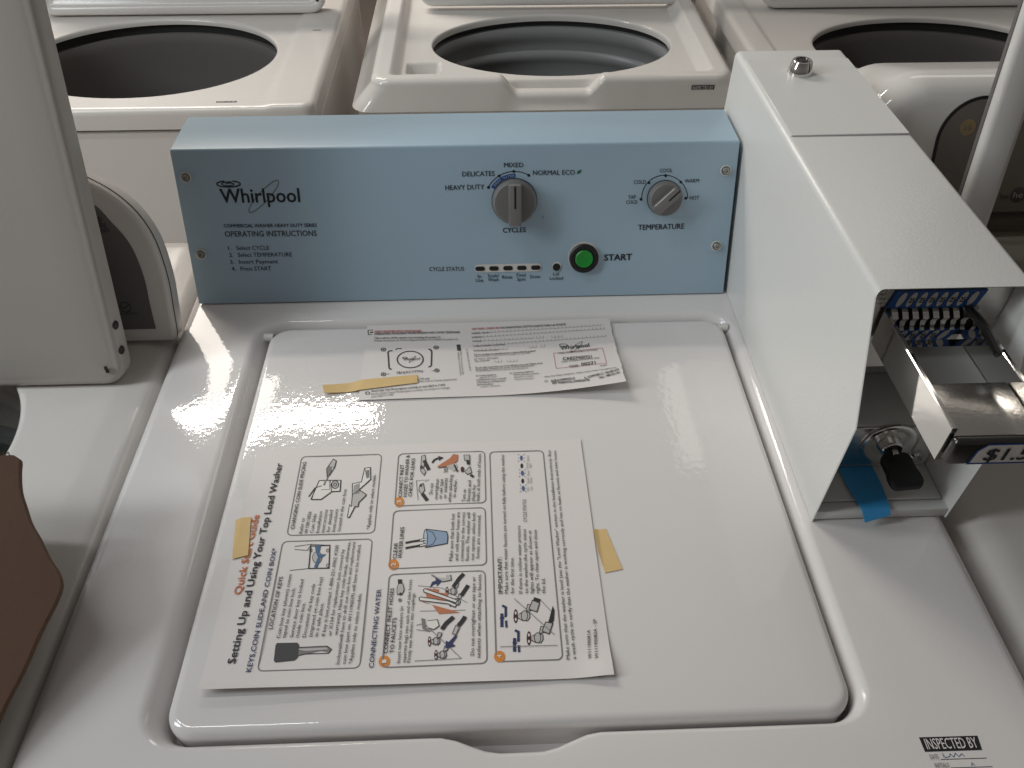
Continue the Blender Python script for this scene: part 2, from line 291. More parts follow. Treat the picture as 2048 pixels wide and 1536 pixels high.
SHEET_PRINT = [
('T','org','Quick Start Guide',(0.01362,0.07395),(0.01428,0.14505),0.00544,1.3,0),
('T','blk','Setting Up and Using Your Top Load Washer',(0.02038,0.01982),(0.02389,0.19834),0.00532,1.6,0),
('T','nvy','KEYS,COIN SLIDE,AND COIN BOX*',(0.03263,0.01291),(0.03324,0.1131),0.00347,1.1,0),
('T','blk','LOCATION OF KEYS',(0.04141,0.04492),(0.04203,0.08757),0.00288,1.1,0),
('T','blk','Coin box key (shown) comes',(0.04782,0.03762),(0.04817,0.08943),0.00248,0.5,0),
('T','blk','taped to coin box lock.',(0.05162,0.03773),(0.05262,0.07803),0.00248,0.5,0),
('T','blk','Service door key is locked',(0.05701,0.0379),(0.05777,0.08466),0.00248,0.5,0),
('T','blk','inside coin box.',(0.06086,0.03774),(0.06179,0.06529),0.00248,0.5,0),
('T','blk','Document the key code',(0.06591,0.0378),(0.06681,0.08054),0.00248,0.5,0),
('T','blk','(engraved on coin box key)',(0.07009,0.03789),(0.0717,0.08618),0.00249,0.5,0),
('T','blk','in a safe place.',(0.07426,0.03812),(0.07502,0.06473),0.00249,0.5,0),
('T','blk','If key is lost,contact 1-800-221-0962 X200',(0.07919,0.03818),(0.08039,0.11434),0.00249,0.5,0),
('T','blk','or X154 for replacement (not covered by',(0.08362,0.0384),(0.08528,0.11044),0.00249,0.5,0),
('T','blk','warranty). Have key code handy; otherwise,',(0.08792,0.03862),(0.08933,0.1172),0.00249,0.5,0),
('T','blk','locksmithwill have to drill out coin box and replacement',(0.09171,0.01644),(0.09302,0.11705),0.00242,0.5,0),
('T','blk','coin box (part no. W11190039) will have to be installed.',(0.09605,0.01639),(0.09749,0.11443),0.00242,0.5,0),
('T','blk','*Applies only to select models.',(0.10049,0.01647),(0.10191,0.07156),0.00242,0.5,0),
('T','nvy','CONNECTING WATER',(0.1155,0.01296),(0.11619,0.07433),0.00325,1.1,0),
('T','blk','CHANGING COIN SLIDE PRICING',(0.04383,0.13062),(0.04377,0.19926),0.00291,1.1,0),
('T','blk','Refer to',(0.05066,0.12619),(0.05063,0.14096),0.00262,0.5,0),
('T','blk','W10813856',(0.05479,0.12601),(0.0551,0.14714),0.00262,0.5,0),
('T','blk','Coin Slide',(0.05914,0.12633),(0.05933,0.14489),0.00262,0.5,0),
('T','blk','Installation',(0.06365,0.12647),(0.06367,0.14713),0.00263,0.5,0),
('T','blk','Instructions',(0.06775,0.12663),(0.06784,0.1487),0.00263,0.5,0),
('T','blk','for detailed',(0.07186,0.12679),(0.07199,0.14818),0.00263,0.5,0),
('T','blk','Instructions',(0.07594,0.12712),(0.07614,0.14887),0.00263,0.5,0),
('T','blk','located in the coin box.',(0.08017,0.12744),(0.08076,0.16954),0.00263,0.5,0),
('T','blk','*Applies only to select models.',(0.10314,0.12815),(0.10382,0.18341),0.00264,0.5,0),
('T','blk','CONNECT INLET HOSES',(0.12422,0.02338),(0.12566,0.07467),0.00281,1.1,0),
('T','blk','TO FAUCETS',(0.1286,0.02346),(0.12892,0.05046),0.00282,1.1,0),
('L','gry',0.0009,[(0.10597,0.11532),(0.10578,0.11656),(0.10521,0.11768),(0.10432,0.11856),(0.10321,0.11913),(0.10197,0.11932),(0.04067,0.11932),(0.03943,0.11913),(0.03832,0.11856),(0.03743,0.11768),(0.03687,0.11656),(0.03667,0.11532),(0.03667,0.01739),(0.03687,0.01616),(0.03743,0.01504),(0.03832,0.01416),(0.03943,0.01359),(0.04067,0.01339),(0.10197,0.01339),(0.10321,0.01359),(0.10432,0.01416),(0.10521,0.01504),(0.10578,0.01616),(0.10597,0.01739)],1),
('L','gry',0.0009,[(0.10703,0.20164),(0.10683,0.20288),(0.10627,0.20399),(0.10538,0.20488),(0.10427,0.20545),(0.10303,0.20564),(0.04293,0.20564),(0.0417,0.20545),(0.04058,0.20488),(0.0397,0.20399),(0.03913,0.20288),(0.03893,0.20164),(0.03893,0.12888),(0.03913,0.12765),(0.0397,0.12653),(0.04058,0.12565),(0.0417,0.12508),(0.04293,0.12488),(0.10303,0.12488),(0.10427,0.12508),(0.10538,0.12565),(0.10627,0.12653),(0.10683,0.12765),(0.10703,0.12888)],1),
('P','ogb',[(0.12661,0.01737),(0.12632,0.0188),(0.12565,0.02011),(0.12468,0.02117),(0.12351,0.02187),(0.12223,0.02215),(0.121,0.02197),(0.11992,0.02136),(0.1191,0.02038),(0.11863,0.01912),(0.11855,0.0177),(0.11886,0.01627),(0.11954,0.01495),(0.12051,0.0139),(0.12168,0.01319),(0.12294,0.01292),(0.12416,0.01309),(0.12523,0.01371),(0.12604,0.01469),(0.12652,0.01595)]),
('T','wht','1',(0.12412,0.01629),(0.12395,0.01866),0.00291,1,0),
('P','ogb',[(0.12806,0.09497),(0.12777,0.09652),(0.12711,0.09793),(0.12615,0.09908),(0.12497,0.09984),(0.12369,0.10014),(0.12244,0.09994),(0.12135,0.09928),(0.12052,0.09821),(0.12003,0.09684),(0.11994,0.09531),(0.12024,0.09377),(0.1209,0.09237),(0.12187,0.09124),(0.12304,0.09049),(0.1243,0.0902),(0.12554,0.09039),(0.12662,0.09104),(0.12745,0.09209),(0.12795,0.09345)]),
('T','wht','2',(0.12569,0.09368),(0.12552,0.09647),0.0032,1,0),
('P','ogb',[(0.12913,0.1537),(0.12884,0.15535),(0.12818,0.15687),(0.12721,0.15809),(0.12603,0.15891),(0.12475,0.15922),(0.1235,0.15901),(0.1224,0.15829),(0.12157,0.15714),(0.12108,0.15568),(0.12098,0.15404),(0.12128,0.15239),(0.12195,0.15089),(0.12292,0.14968),(0.12409,0.14888),(0.12536,0.14857),(0.12659,0.14878),(0.12768,0.14948),(0.12851,0.15061),(0.12901,0.15206)]),
('T','wht','3',(0.12686,0.1522),(0.12668,0.1554),0.00343,1,0),
('P','dgr',[(0.04564,0.03237),(0.0463,0.0342),(0.06043,0.03401),(0.06217,0.0322),(0.06277,0.02265),(0.06072,0.02037),(0.04792,0.01932),(0.04642,0.02096)]),
('P','blk',[(0.05108,0.02684),(0.0509,0.02742),(0.05059,0.02795),(0.05017,0.02837),(0.04968,0.02866),(0.04917,0.02877),(0.0487,0.0287),(0.0483,0.02845),(0.04802,0.02805),(0.04788,0.02754),(0.0479,0.02697),(0.04808,0.02639),(0.04839,0.02586),(0.04881,0.02544),(0.0493,0.02515),(0.04981,0.02504),(0.05028,0.02511),(0.05068,0.02536),(0.05096,0.02576),(0.0511,0.02627)]),
('P','mgr',[(0.06112,0.03025),(0.08173,0.03058),(0.08512,0.02792),(0.08319,0.02575),(0.07791,0.02703),(0.06257,0.02398)]),
('P','lgr',[(0.06175,0.0293),(0.08125,0.02954),(0.08265,0.02816),(0.06208,0.02717)]),
('L','blk',0.0004,[(0.06112,0.03025),(0.08173,0.03058),(0.08512,0.02792),(0.08327,0.02509),(0.06724,0.0251),(0.06257,0.02398)],0),
('L','blk',0.0003,[(0.04617,0.09301),(0.06011,0.09427),(0.07535,0.09409),(0.07357,0.11463),(0.05916,0.11603),(0.04652,0.11447)],0),
('L','blk',0.0003,[(0.04693,0.11173),(0.0568,0.11052),(0.05916,0.11603)],0),
('L','blk',0.0003,[(0.06011,0.09427),(0.05902,0.11202)],0),
('L','blk',0.0006,[(0.06011,0.09427),(0.07535,0.09409),(0.07357,0.11463),(0.05897,0.11443),(0.06011,0.09427)],0),
('P','lgr',[(0.06871,0.10369),(0.06833,0.10536),(0.06764,0.10689),(0.06672,0.10812),(0.06564,0.10893),(0.06451,0.10924),(0.06346,0.10902),(0.06258,0.10829),(0.06197,0.10712),(0.06167,0.10564),(0.06172,0.10398),(0.06211,0.10232),(0.06281,0.10081),(0.06373,0.0996),(0.0648,0.0988),(0.06591,0.0985),(0.06695,0.09871),(0.06782,0.09943),(0.06844,0.10057),(0.06875,0.10204)]),
('L','blk',0.0003,[(0.06871,0.10369),(0.06833,0.10536),(0.06764,0.10689),(0.06672,0.10812),(0.06564,0.10893),(0.06451,0.10924),(0.06346,0.10902),(0.06258,0.10829),(0.06197,0.10712),(0.06167,0.10564),(0.06172,0.10398),(0.06211,0.10232),(0.06281,0.10081),(0.06373,0.0996),(0.0648,0.0988),(0.06591,0.0985),(0.06695,0.09871),(0.06782,0.09943),(0.06844,0.10057),(0.06875,0.10204)],1),
('P','bld',[(0.0621,0.1143),(0.06676,0.11491),(0.06642,0.10694),(0.07186,0.10639),(0.06828,0.10292),(0.06643,0.09446),(0.06394,0.09534),(0.06575,0.10381),(0.06352,0.10865)]),
('L','blk',0.0003,[(0.06046,0.11036),(0.06035,0.11081),(0.06017,0.11122),(0.05991,0.11155),(0.05962,0.11177),(0.05932,0.11185),(0.05903,0.11179),(0.0588,0.1116),(0.05863,0.11128),(0.05855,0.11089),(0.05856,0.11044),(0.05867,0.11),(0.05886,0.10959),(0.05911,0.10926),(0.05941,0.10905),(0.05971,0.10896),(0.05999,0.10902),(0.06023,0.10921),(0.06039,0.10952),(0.06047,0.10992)],1),
('L','blk',0.0003,[(0.07347,0.10982),(0.07337,0.11027),(0.07319,0.11068),(0.07294,0.111),(0.07265,0.11122),(0.07235,0.1113),(0.07206,0.11125),(0.07182,0.11105),(0.07165,0.11074),(0.07156,0.11034),(0.07157,0.1099),(0.07167,0.10945),(0.07186,0.10905),(0.0721,0.10872),(0.07239,0.1085),(0.07269,0.10842),(0.07298,0.10848),(0.07322,0.10867),(0.07339,0.10898),(0.07348,0.10938)],1),
('L','blk',0.0003,[(0.07507,0.09641),(0.07497,0.09685),(0.07479,0.09724),(0.07455,0.09756),(0.07426,0.09777),(0.07397,0.09785),(0.07369,0.0978),(0.07345,0.09761),(0.07328,0.09731),(0.07319,0.09692),(0.0732,0.09649),(0.0733,0.09606),(0.07348,0.09566),(0.07372,0.09535),(0.07401,0.09514),(0.0743,0.09506),(0.07458,0.09511),(0.07482,0.0953),(0.07499,0.0956),(0.07508,0.09598)],1),
('P','wht',[(0.05401,0.15948),(0.06117,0.15918),(0.06953,0.16691),(0.07597,0.16719),(0.07501,0.17862),(0.05723,0.1788),(0.05521,0.17206)]),
('L','blk',0.0006,[(0.053,0.15952),(0.06117,0.15918),(0.06881,0.16694),(0.07568,0.1672),(0.07501,0.17862),(0.05723,0.1788),(0.053,0.15952)],0),
('L','blk',0.0006,[(0.05077,0.16229),(0.0546,0.17117),(0.06078,0.17366),(0.06173,0.17768)],0),
('L','blk',0.0005,[(0.06881,0.16694),(0.06628,0.17861)],0),
('L','blk',0.0003,[(0.05991,0.16913),(0.0671,0.16919),(0.06547,0.17808)],0),
('P','lgr',[(0.07377,0.17404),(0.07349,0.17531),(0.07295,0.17646),(0.0722,0.1774),(0.07132,0.17801),(0.07039,0.17825),(0.06951,0.17809),(0.06877,0.17754),(0.06822,0.17666),(0.06794,0.17554),(0.06795,0.17428),(0.06824,0.17302),(0.06878,0.17188),(0.06953,0.17095),(0.0704,0.17035),(0.07132,0.17011),(0.07219,0.17027),(0.07294,0.17081),(0.07348,0.17168),(0.07377,0.17279)]),
('L','blk',0.0006,[(0.07377,0.17404),(0.07349,0.17531),(0.07295,0.17646),(0.0722,0.1774),(0.07132,0.17801),(0.07039,0.17825),(0.06951,0.17809),(0.06877,0.17754),(0.06822,0.17666),(0.06794,0.17554),(0.06795,0.17428),(0.06824,0.17302),(0.06878,0.17188),(0.06953,0.17095),(0.0704,0.17035),(0.07132,0.17011),(0.07219,0.17027),(0.07294,0.17081),(0.07348,0.17168),(0.07377,0.17279)],1),
('L','blk',0.0005,[(0.07202,0.17412),(0.07191,0.17463),(0.07169,0.1751),(0.07139,0.17548),(0.07104,0.17574),(0.07067,0.17583),(0.07032,0.17576),(0.07002,0.17554),(0.0698,0.17518),(0.06969,0.17472),(0.06969,0.17421),(0.06981,0.1737),(0.07003,0.17323),(0.07033,0.17285),(0.07068,0.1726),(0.07105,0.1725),(0.0714,0.17257),(0.0717,0.17279),(0.07191,0.17315),(0.07203,0.1736)],1),
('P','mgr',[(0.06074,0.17403),(0.06341,0.18189),(0.06181,0.19141),(0.06328,0.19518),(0.06533,0.19413),(0.06641,0.18741),(0.06458,0.18428),(0.06257,0.17322)]),
('P','lgr',[(0.06328,0.19518),(0.06621,0.20184),(0.06883,0.19978),(0.06841,0.19305),(0.06544,0.19317)]),
('L','blk',0.0005,[(0.06341,0.18189),(0.06181,0.19141),(0.06328,0.19518),(0.06621,0.20184),(0.06883,0.19978),(0.06841,0.19305),(0.06465,0.18372)],0),
('P','lgr',[(0.0865,0.15106),(0.08621,0.16261),(0.09103,0.16784),(0.09725,0.1627),(0.0922,0.15523),(0.0919,0.15084)]),
('P','wht',[(0.08621,0.16261),(0.08504,0.1745),(0.09245,0.17604),(0.09414,0.19007),(0.09877,0.19122),(0.09953,0.17853),(0.09103,0.16784)]),
('P','wht',[(0.08445,0.14075),(0.0849,0.15289),(0.0865,0.15106),(0.08934,0.15095),(0.08591,0.14018)]),
('L','blk',0.0005,[(0.08445,0.14075),(0.08591,0.14018),(0.08934,0.15095),(0.0919,0.15084),(0.0922,0.15523),(0.09734,0.16161),(0.09722,0.16306),(0.09103,0.16784),(0.09982,0.17852),(0.09848,0.19123),(0.09379,0.19066),(0.09245,0.17604),(0.08504,0.1745),(0.08621,0.16261),(0.0865,0.15106),(0.0849,0.15289),(0.08445,0.14075)],0),
('L','blk',0.0003,[(0.08621,0.16261),(0.09103,0.16784)],0),
('L','blk',0.0003,[(0.09414,0.19007),(0.09651,0.17959)],0),
('L','dgr',0.0003,[(0.08713,0.16348),(0.08664,0.17296)],0),
('L','dgr',0.0003,[(0.08798,0.16362),(0.08748,0.17329)],0),
('L','dgr',0.0003,[(0.08883,0.16377),(0.08832,0.17363)],0),
('L','dgr',0.0003,[(0.08967,0.16391),(0.08916,0.17396)],0),
('L','dgr',0.0003,[(0.09052,0.16406),(0.09,0.17429)],0),
('L','dgr',0.0003,[(0.09137,0.1642),(0.09084,0.17463)],0),
('P','mgr',[(0.09504,0.18813),(0.09796,0.18858),(0.09864,0.18044),(0.09622,0.1796)]),
('P','mgr',[(0.1318,0.06464),(0.13172,0.06509),(0.13151,0.0655),(0.13121,0.06584),(0.13084,0.06606),(0.13043,0.06614),(0.13004,0.06609),(0.12969,0.0659),(0.12942,0.06559),(0.12926,0.0652),(0.12923,0.06475),(0.12932,0.0643),(0.12952,0.06389),(0.12983,0.06356),(0.1302,0.06334),(0.1306,0.06326),(0.13099,0.06331),(0.13134,0.0635),(0.13161,0.06381),(0.13177,0.0642)]),
('P','lgr',[(0.12818,0.06943),(0.13181,0.06928),(0.13317,0.07288),(0.13198,0.07811),(0.12871,0.07824),(0.12788,0.07457)]),
('P','blk',[(0.12847,0.07781),(0.12796,0.08201),(0.13112,0.08188),(0.13133,0.07813)]),
('P','blk',[(0.13179,0.06957),(0.13172,0.06993),(0.13156,0.07027),(0.13131,0.07054),(0.13101,0.07071),(0.13069,0.07079),(0.13037,0.07074),(0.13009,0.07059),(0.12988,0.07034),(0.12975,0.07002),(0.12972,0.06966),(0.12979,0.0693),(0.12996,0.06896),(0.1302,0.0687),(0.1305,0.06852),(0.13082,0.06845),(0.13114,0.06849),(0.13142,0.06864),(0.13163,0.06889),(0.13176,0.06921)]),
('L','blk',0.0003,[(0.12818,0.06943),(0.13181,0.06928),(0.13317,0.07288),(0.13198,0.07811),(0.12871,0.07824),(0.12788,0.07457),(0.12818,0.06943)],0),
('T','blk','Insert new hose washers (in',(0.13335,0.01572),(0.13313,0.05938),0.0023,0.5,0),
('T','blk','separate bag) into each end of inlet hoses.',(0.13709,0.01583),(0.1385,0.08183),0.0023,0.5,0),
('T','blk','Firmly seat washers into couplings.',(0.14048,0.01582),(0.14123,0.0703),0.0023,0.5,0),
('T','blk','Do not overtighten or use tape or',(0.18441,0.01913),(0.18593,0.08149),0.00257,0.5,0),
('T','blk','sealants when attaching to faucets.',(0.18865,0.01674),(0.19033,0.08388),0.00256,0.5,0),
('T','blk','Make sure that both hot',(0.16864,0.09603),(0.17005,0.14009),0.00269,0.5,0),
('T','blk','and cold water hoses are',(0.17293,0.09585),(0.17414,0.1413),0.00269,0.5,0),
('T','blk','connected to the correct',(0.17696,0.09552),(0.17838,0.14112),0.00269,0.5,0),
('T','blk','faucets. The washer will',(0.18098,0.09551),(0.18247,0.14043),0.00269,0.5,0),
('T','blk','not operate unless both',(0.18515,0.09596),(0.18671,0.14026),0.00269,0.5,0),
('T','blk','hoses are connected.',(0.18907,0.09752),(0.19092,0.13801),0.00269,0.5,0),
('T','blk','Do not',(0.15174,0.16023),(0.15215,0.1717),0.00289,0.5,0),
('T','blk','overtighten',(0.1559,0.15469),(0.15658,0.17578),0.00287,0.5,0),
('T','blk','or use tape',(0.15947,0.15508),(0.16025,0.17563),0.00287,0.5,0),
('T','blk','or sealants',(0.16305,0.15546),(0.1639,0.17641),0.00287,0.5,0),
('T','blk','when attaching',(0.16696,0.15157),(0.16813,0.1798),0.00286,0.5,0),
('T','blk','to washer.',(0.17079,0.15603),(0.17184,0.17459),0.00288,0.5,0),
('T','blk','Turn on',(0.17854,0.15162),(0.17929,0.16416),0.00286,0.5,0),
('T','blk','faucets and',(0.18226,0.15147),(0.18356,0.17318),0.00286,0.5,0),
('T','blk','check for',(0.18612,0.15166),(0.18732,0.16877),0.00286,0.5,0),
('T','blk','leaks at both ends of hoses.',(0.18999,0.15168),(0.19223,0.20253),0.00286,0.5,0),
('T','blk','Make sure that water faucets are turned on fully before using the washer',(0.21006,0.06638),(0.21186,0.20112),0.0026,0.5,0),
('T','blk','for the first time.',(0.21434,0.0662),(0.21536,0.09752),0.0026,0.5,0),
('T','blk','If there is no/low water pressure',(0.22044,0.06595),(0.22198,0.12651),0.0026,0.5,0),
('T','blk','to the washer,the cycle status',(0.22475,0.06606),(0.22625,0.12298),0.0026,0.5,0),
('T','blk','lights will appear as shown at',(0.2289,0.06588),(0.23035,0.12165),0.0026,0.5,0),
('T','blk','right. To clear,open and close',(0.23306,0.06571),(0.23469,0.12213),0.0026,0.5,0),
('T','blk','the lid.',(0.23735,0.06553),(0.23803,0.07841),0.0026,0.5,0),
('T','blk','Make sure that the washer is level (see the "Level Washer" section in the Installation Instructions). Run',(0.25062,0.01352),(0.25211,0.20403),0.00243,0.5,0),
('T','blk','a wash cycle to verify that the washer is working correctly and has no leaks at faucets and inlet hoses.',(0.25489,0.01351),(0.25682,0.20384),0.00243,0.5,0),
('T','blk','W11190081A',(0.26553,0.01297),(0.26716,0.03508),0.00229,0.5,0),
('T','blk','W11190082A - SP',(0.27011,0.01277),(0.27257,0.04339),0.00228,0.5,0),
('T','blk','CLEAR',(0.12598,0.10016),(0.12608,0.1145),0.00296,1.1,0),
('T','blk','WATER LINES',(0.12986,0.10031),(0.13037,0.12899),0.00296,1.1,0),
('T','blk','CONNECT INLET',(0.1268,0.15875),(0.12642,0.19294),0.00288,1.1,0),
('T','blk','HOSES TO WASHER &',(0.13081,0.15895),(0.13099,0.20308),0.00288,1.1,0),
('T','blk','CHECK FOR LEAKS',(0.13483,0.15878),(0.13582,0.19935),0.00288,1.1,0),
('T','blk','IMPORTANT:',(0.2059,0.06656),(0.20633,0.09789),0.00312,1.1,0),
('T','blk','CYCLE STATUS',(0.22749,0.13),(0.22804,0.15223),0.0028,0,0),
('T','mgr','In',(0.23103,0.16147),(0.23105,0.16439),0.00174,0,0),
('T','mgr','Use',(0.23378,0.16136),(0.2339,0.16555),0.00174,0,0),
('T','mgr','Soak/',(0.23146,0.16879),(0.23153,0.17492),0.00176,0,0),
('T','mgr','Wash',(0.23409,0.16868),(0.23417,0.17481),0.00176,0,0),
('T','mgr','Rinse',(0.23223,0.17677),(0.23226,0.18244),0.00177,0,0),
('T','mgr','Final',(0.23182,0.18494),(0.23184,0.19052),0.00179,0,0),
('T','mgr','Spin',(0.23437,0.18522),(0.23438,0.19042),0.00179,0,0),
('T','mgr','Done',(0.23287,0.19261),(0.23293,0.19887),0.0018,0,0),
('P','blu',[(0.22751,0.16362),(0.2275,0.16441),(0.22737,0.16513),(0.22715,0.16571),(0.22684,0.16609),(0.22649,0.16623),(0.22612,0.16612),(0.22578,0.16577),(0.22549,0.16521),(0.22529,0.1645),(0.22519,0.16372),(0.2252,0.16293),(0.22533,0.16221),(0.22556,0.16164),(0.22586,0.16126),(0.22621,0.16112),(0.22658,0.16123),(0.22692,0.16158),(0.22721,0.16213),(0.22741,0.16284)]),
('L','blu',0.0003,[(0.22475,0.16656),(0.22379,0.16781)],0),
('L','blu',0.0003,[(0.22825,0.16641),(0.22934,0.16758)],0),
('L','blu',0.0003,[(0.22461,0.16374),(0.22359,0.16378)],0),
('L','blu',0.0003,[(0.22809,0.1636),(0.22911,0.16355)],0),
('L','blu',0.0003,[(0.22446,0.16094),(0.22339,0.15979)],0),
('L','blu',0.0003,[(0.22794,0.1608),(0.22888,0.15956)],0),
('P','blu',[(0.22766,0.17979),(0.22764,0.18061),(0.22751,0.18135),(0.22728,0.18195),(0.22697,0.18234),(0.22661,0.18249),(0.22624,0.18237),(0.22589,0.18201),(0.2256,0.18143),(0.22539,0.1807),(0.22529,0.17989),(0.22531,0.17907),(0.22544,0.17833),(0.22567,0.17773),(0.22598,0.17735),(0.22633,0.1772),(0.2267,0.17732),(0.22705,0.17768),(0.22735,0.17825),(0.22755,0.17897)]),
('L','blu',0.0003,[(0.22485,0.18283),(0.22387,0.18412)],0),
('L','blu',0.0003,[(0.22841,0.18268),(0.22952,0.18389)],0),
('L','blu',0.0003,[(0.2247,0.17991),(0.22366,0.17995)],0),
('L','blu',0.0003,[(0.22825,0.17976),(0.22928,0.17972)],0),
('L','blu',0.0003,[(0.22455,0.17701),(0.22346,0.17582)],0),
('L','blu',0.0003,[(0.22809,0.17687),(0.22905,0.17559)],0),
('P','blu',[(0.2278,0.19653),(0.22779,0.19738),(0.22766,0.19815),(0.22742,0.19877),(0.22711,0.19918),(0.22674,0.19933),(0.22636,0.19921),(0.22601,0.19883),(0.22571,0.19823),(0.2255,0.19748),(0.2254,0.19663),(0.22541,0.19578),(0.22554,0.19502),(0.22578,0.1944),(0.22609,0.194),(0.22646,0.19385),(0.22683,0.19397),(0.22719,0.19434),(0.22749,0.19494),(0.2277,0.19569)]),
('L','blu',0.0003,[(0.22495,0.19968),(0.22395,0.20102)],0),
('L','blu',0.0003,[(0.22857,0.19953),(0.2297,0.20078)],0),
('L','blu',0.0003,[(0.22479,0.19666),(0.22374,0.1967)],0),
('L','blu',0.0003,[(0.2284,0.19651),(0.22946,0.19646)],0),
('L','blu',0.0003,[(0.22464,0.19365),(0.22353,0.19242)],0),
('L','blu',0.0003,[(0.22824,0.19351),(0.22922,0.19218)],0),
('P','blk',[(0.22758,0.17154),(0.22757,0.17235),(0.22744,0.17308),(0.22721,0.17367),(0.22691,0.17405),(0.22655,0.17419),(0.22618,0.17408),(0.22583,0.17372),(0.22554,0.17316),(0.22534,0.17244),(0.22524,0.17164),(0.22525,0.17083),(0.22538,0.17011),(0.22561,0.16952),(0.22592,0.16914),(0.22627,0.169),(0.22664,0.16911),(0.22699,0.16947),(0.22728,0.17003),(0.22748,0.17074)]),
('P','blk',[(0.22773,0.1878),(0.22771,0.18863),(0.22758,0.18939),(0.22735,0.19),(0.22704,0.19039),(0.22667,0.19054),(0.2263,0.19043),(0.22594,0.19006),(0.22565,0.18947),(0.22544,0.18872),(0.22534,0.1879),(0.22536,0.18706),(0.22549,0.18631),(0.22572,0.18571),(0.22603,0.18531),(0.22639,0.18517),(0.22677,0.18528),(0.22712,0.18565),(0.22741,0.18623),(0.22762,0.18697)]),
('L','gry',0.0009,[(0.19335,0.08257),(0.19316,0.0838),(0.19259,0.08492),(0.19171,0.0858),(0.19059,0.08637),(0.18935,0.08657),(0.12533,0.08657),(0.12409,0.08637),(0.12298,0.0858),(0.12209,0.08492),(0.12152,0.0838),(0.12133,0.08257),(0.12133,0.01699),(0.12152,0.01575),(0.12209,0.01463),(0.12298,0.01375),(0.12409,0.01318),(0.12533,0.01299),(0.18935,0.01299),(0.19059,0.01318),(0.19171,0.01375),(0.19259,0.01463),(0.19316,0.01575),(0.19335,0.01699)],1),
('L','gry',0.0009,[(0.19462,0.14119),(0.19442,0.14243),(0.19385,0.14354),(0.19297,0.14443),(0.19185,0.145),(0.19062,0.14519),(0.12498,0.14519),(0.12374,0.145),(0.12263,0.14443),(0.12174,0.14354),(0.12118,0.14243),(0.12098,0.14119),(0.12098,0.0956),(0.12118,0.09437),(0.12174,0.09325),(0.12263,0.09237),(0.12374,0.0918),(0.12498,0.0916),(0.19062,0.0916),(0.19185,0.0918),(0.19297,0.09237),(0.19385,0.09325),(0.19442,0.09437),(0.19462,0.0956)],1),
('L','gry',0.0009,[(0.1953,0.20109),(0.1951,0.20232),(0.19453,0.20344),(0.19365,0.20432),(0.19253,0.20489),(0.1913,0.20509),(0.12557,0.20509),(0.12434,0.20489),(0.12322,0.20432),(0.12234,0.20344),(0.12177,0.20232),(0.12157,0.20109),(0.12157,0.15409),(0.12177,0.15286),(0.12234,0.15174),(0.12322,0.15086),(0.12434,0.15029),(0.12557,0.15009),(0.1913,0.15009),(0.19253,0.15029),(0.19365,0.15086),(0.19453,0.15174),(0.1951,0.15286),(0.1953,0.15409)],1),
('L','gry',0.0009,[(0.2458,0.20019),(0.24561,0.20142),(0.24504,0.20254),(0.24415,0.20342),(0.24304,0.20399),(0.2418,0.20419),(0.20369,0.20419),(0.20246,0.20399),(0.20134,0.20342),(0.20046,0.20254),(0.19989,0.20142),(0.19969,0.20019),(0.19969,0.01781),(0.19989,0.01657),(0.20046,0.01545),(0.20134,0.01457),(0.20246,0.014),(0.20369,0.01381),(0.2418,0.01381),(0.24304,0.014),(0.24415,0.01457),(0.24504,0.01545),(0.24561,0.01657),(0.2458,0.01781)],1),
('P','ogb',[(0.20592,0.01735),(0.20578,0.01868),(0.20528,0.0199),(0.20447,0.02089),(0.20342,0.02155),(0.20223,0.02181),(0.20104,0.02165),(0.19995,0.02108),(0.19907,0.02016),(0.19849,0.01898),(0.19827,0.01766),(0.19842,0.01633),(0.19893,0.01511),(0.19974,0.01413),(0.20079,0.01348),(0.20196,0.01323),(0.20314,0.01339),(0.20422,0.01395),(0.2051,0.01487),(0.20568,0.01603)]),
('T','wht','4',(0.20352,0.01628),(0.2036,0.01862),0.00293,1,0),
('P','bkt',[(0.14754,0.12626),(0.16424,0.12258),(0.16495,0.12056),(0.16452,0.11241),(0.14742,0.10957),(0.14617,0.11806)]),
('P','lbk',[(0.14906,0.11761),(0.14891,0.12015),(0.14862,0.12246),(0.14822,0.12431),(0.14776,0.12551),(0.14727,0.12594),(0.14682,0.12555),(0.14643,0.12439),(0.14616,0.12257),(0.14603,0.12027),(0.14604,0.11774),(0.1462,0.11521),(0.1465,0.11293),(0.14689,0.11113),(0.14735,0.10997),(0.14782,0.10956),(0.14827,0.10993),(0.14865,0.11106),(0.14893,0.11283),(0.14907,0.11509)]),
('L','blk',0.0004,[(0.14906,0.11761),(0.14891,0.12015),(0.14862,0.12246),(0.14822,0.12431),(0.14776,0.12551),(0.14727,0.12594),(0.14682,0.12555),(0.14643,0.12439),(0.14616,0.12257),(0.14603,0.12027),(0.14604,0.11774),(0.1462,0.11521),(0.1465,0.11293),(0.14689,0.11113),(0.14735,0.10997),(0.14782,0.10956),(0.14827,0.10993),(0.14865,0.11106),(0.14893,0.11283),(0.14907,0.11509)],1),
('L','blk',0.0005,[(0.14754,0.12626),(0.16381,0.12309),(0.16498,0.11891),(0.16452,0.11208),(0.14784,0.10923)],0),
('L','dgr',0.0004,[(0.14826,0.1254),(0.15318,0.1227),(0.15567,0.11684),(0.15347,0.11206),(0.14903,0.11015)],0),
('L','blk',0.0018,[(0.13196,0.11425),(0.13697,0.11518),(0.14241,0.11593)],0),
('L','blk',0.0022,[(0.14241,0.11593),(0.14336,0.11605)],0),
('L','wht',0.0012,[(0.14336,0.11605),(0.14785,0.11684)],0),
('L','dgr',0.0004,[(0.14333,0.11687),(0.14796,0.11766)],0),
('L','dgr',0.0004,[(0.1434,0.11507),(0.14802,0.11586)],0),
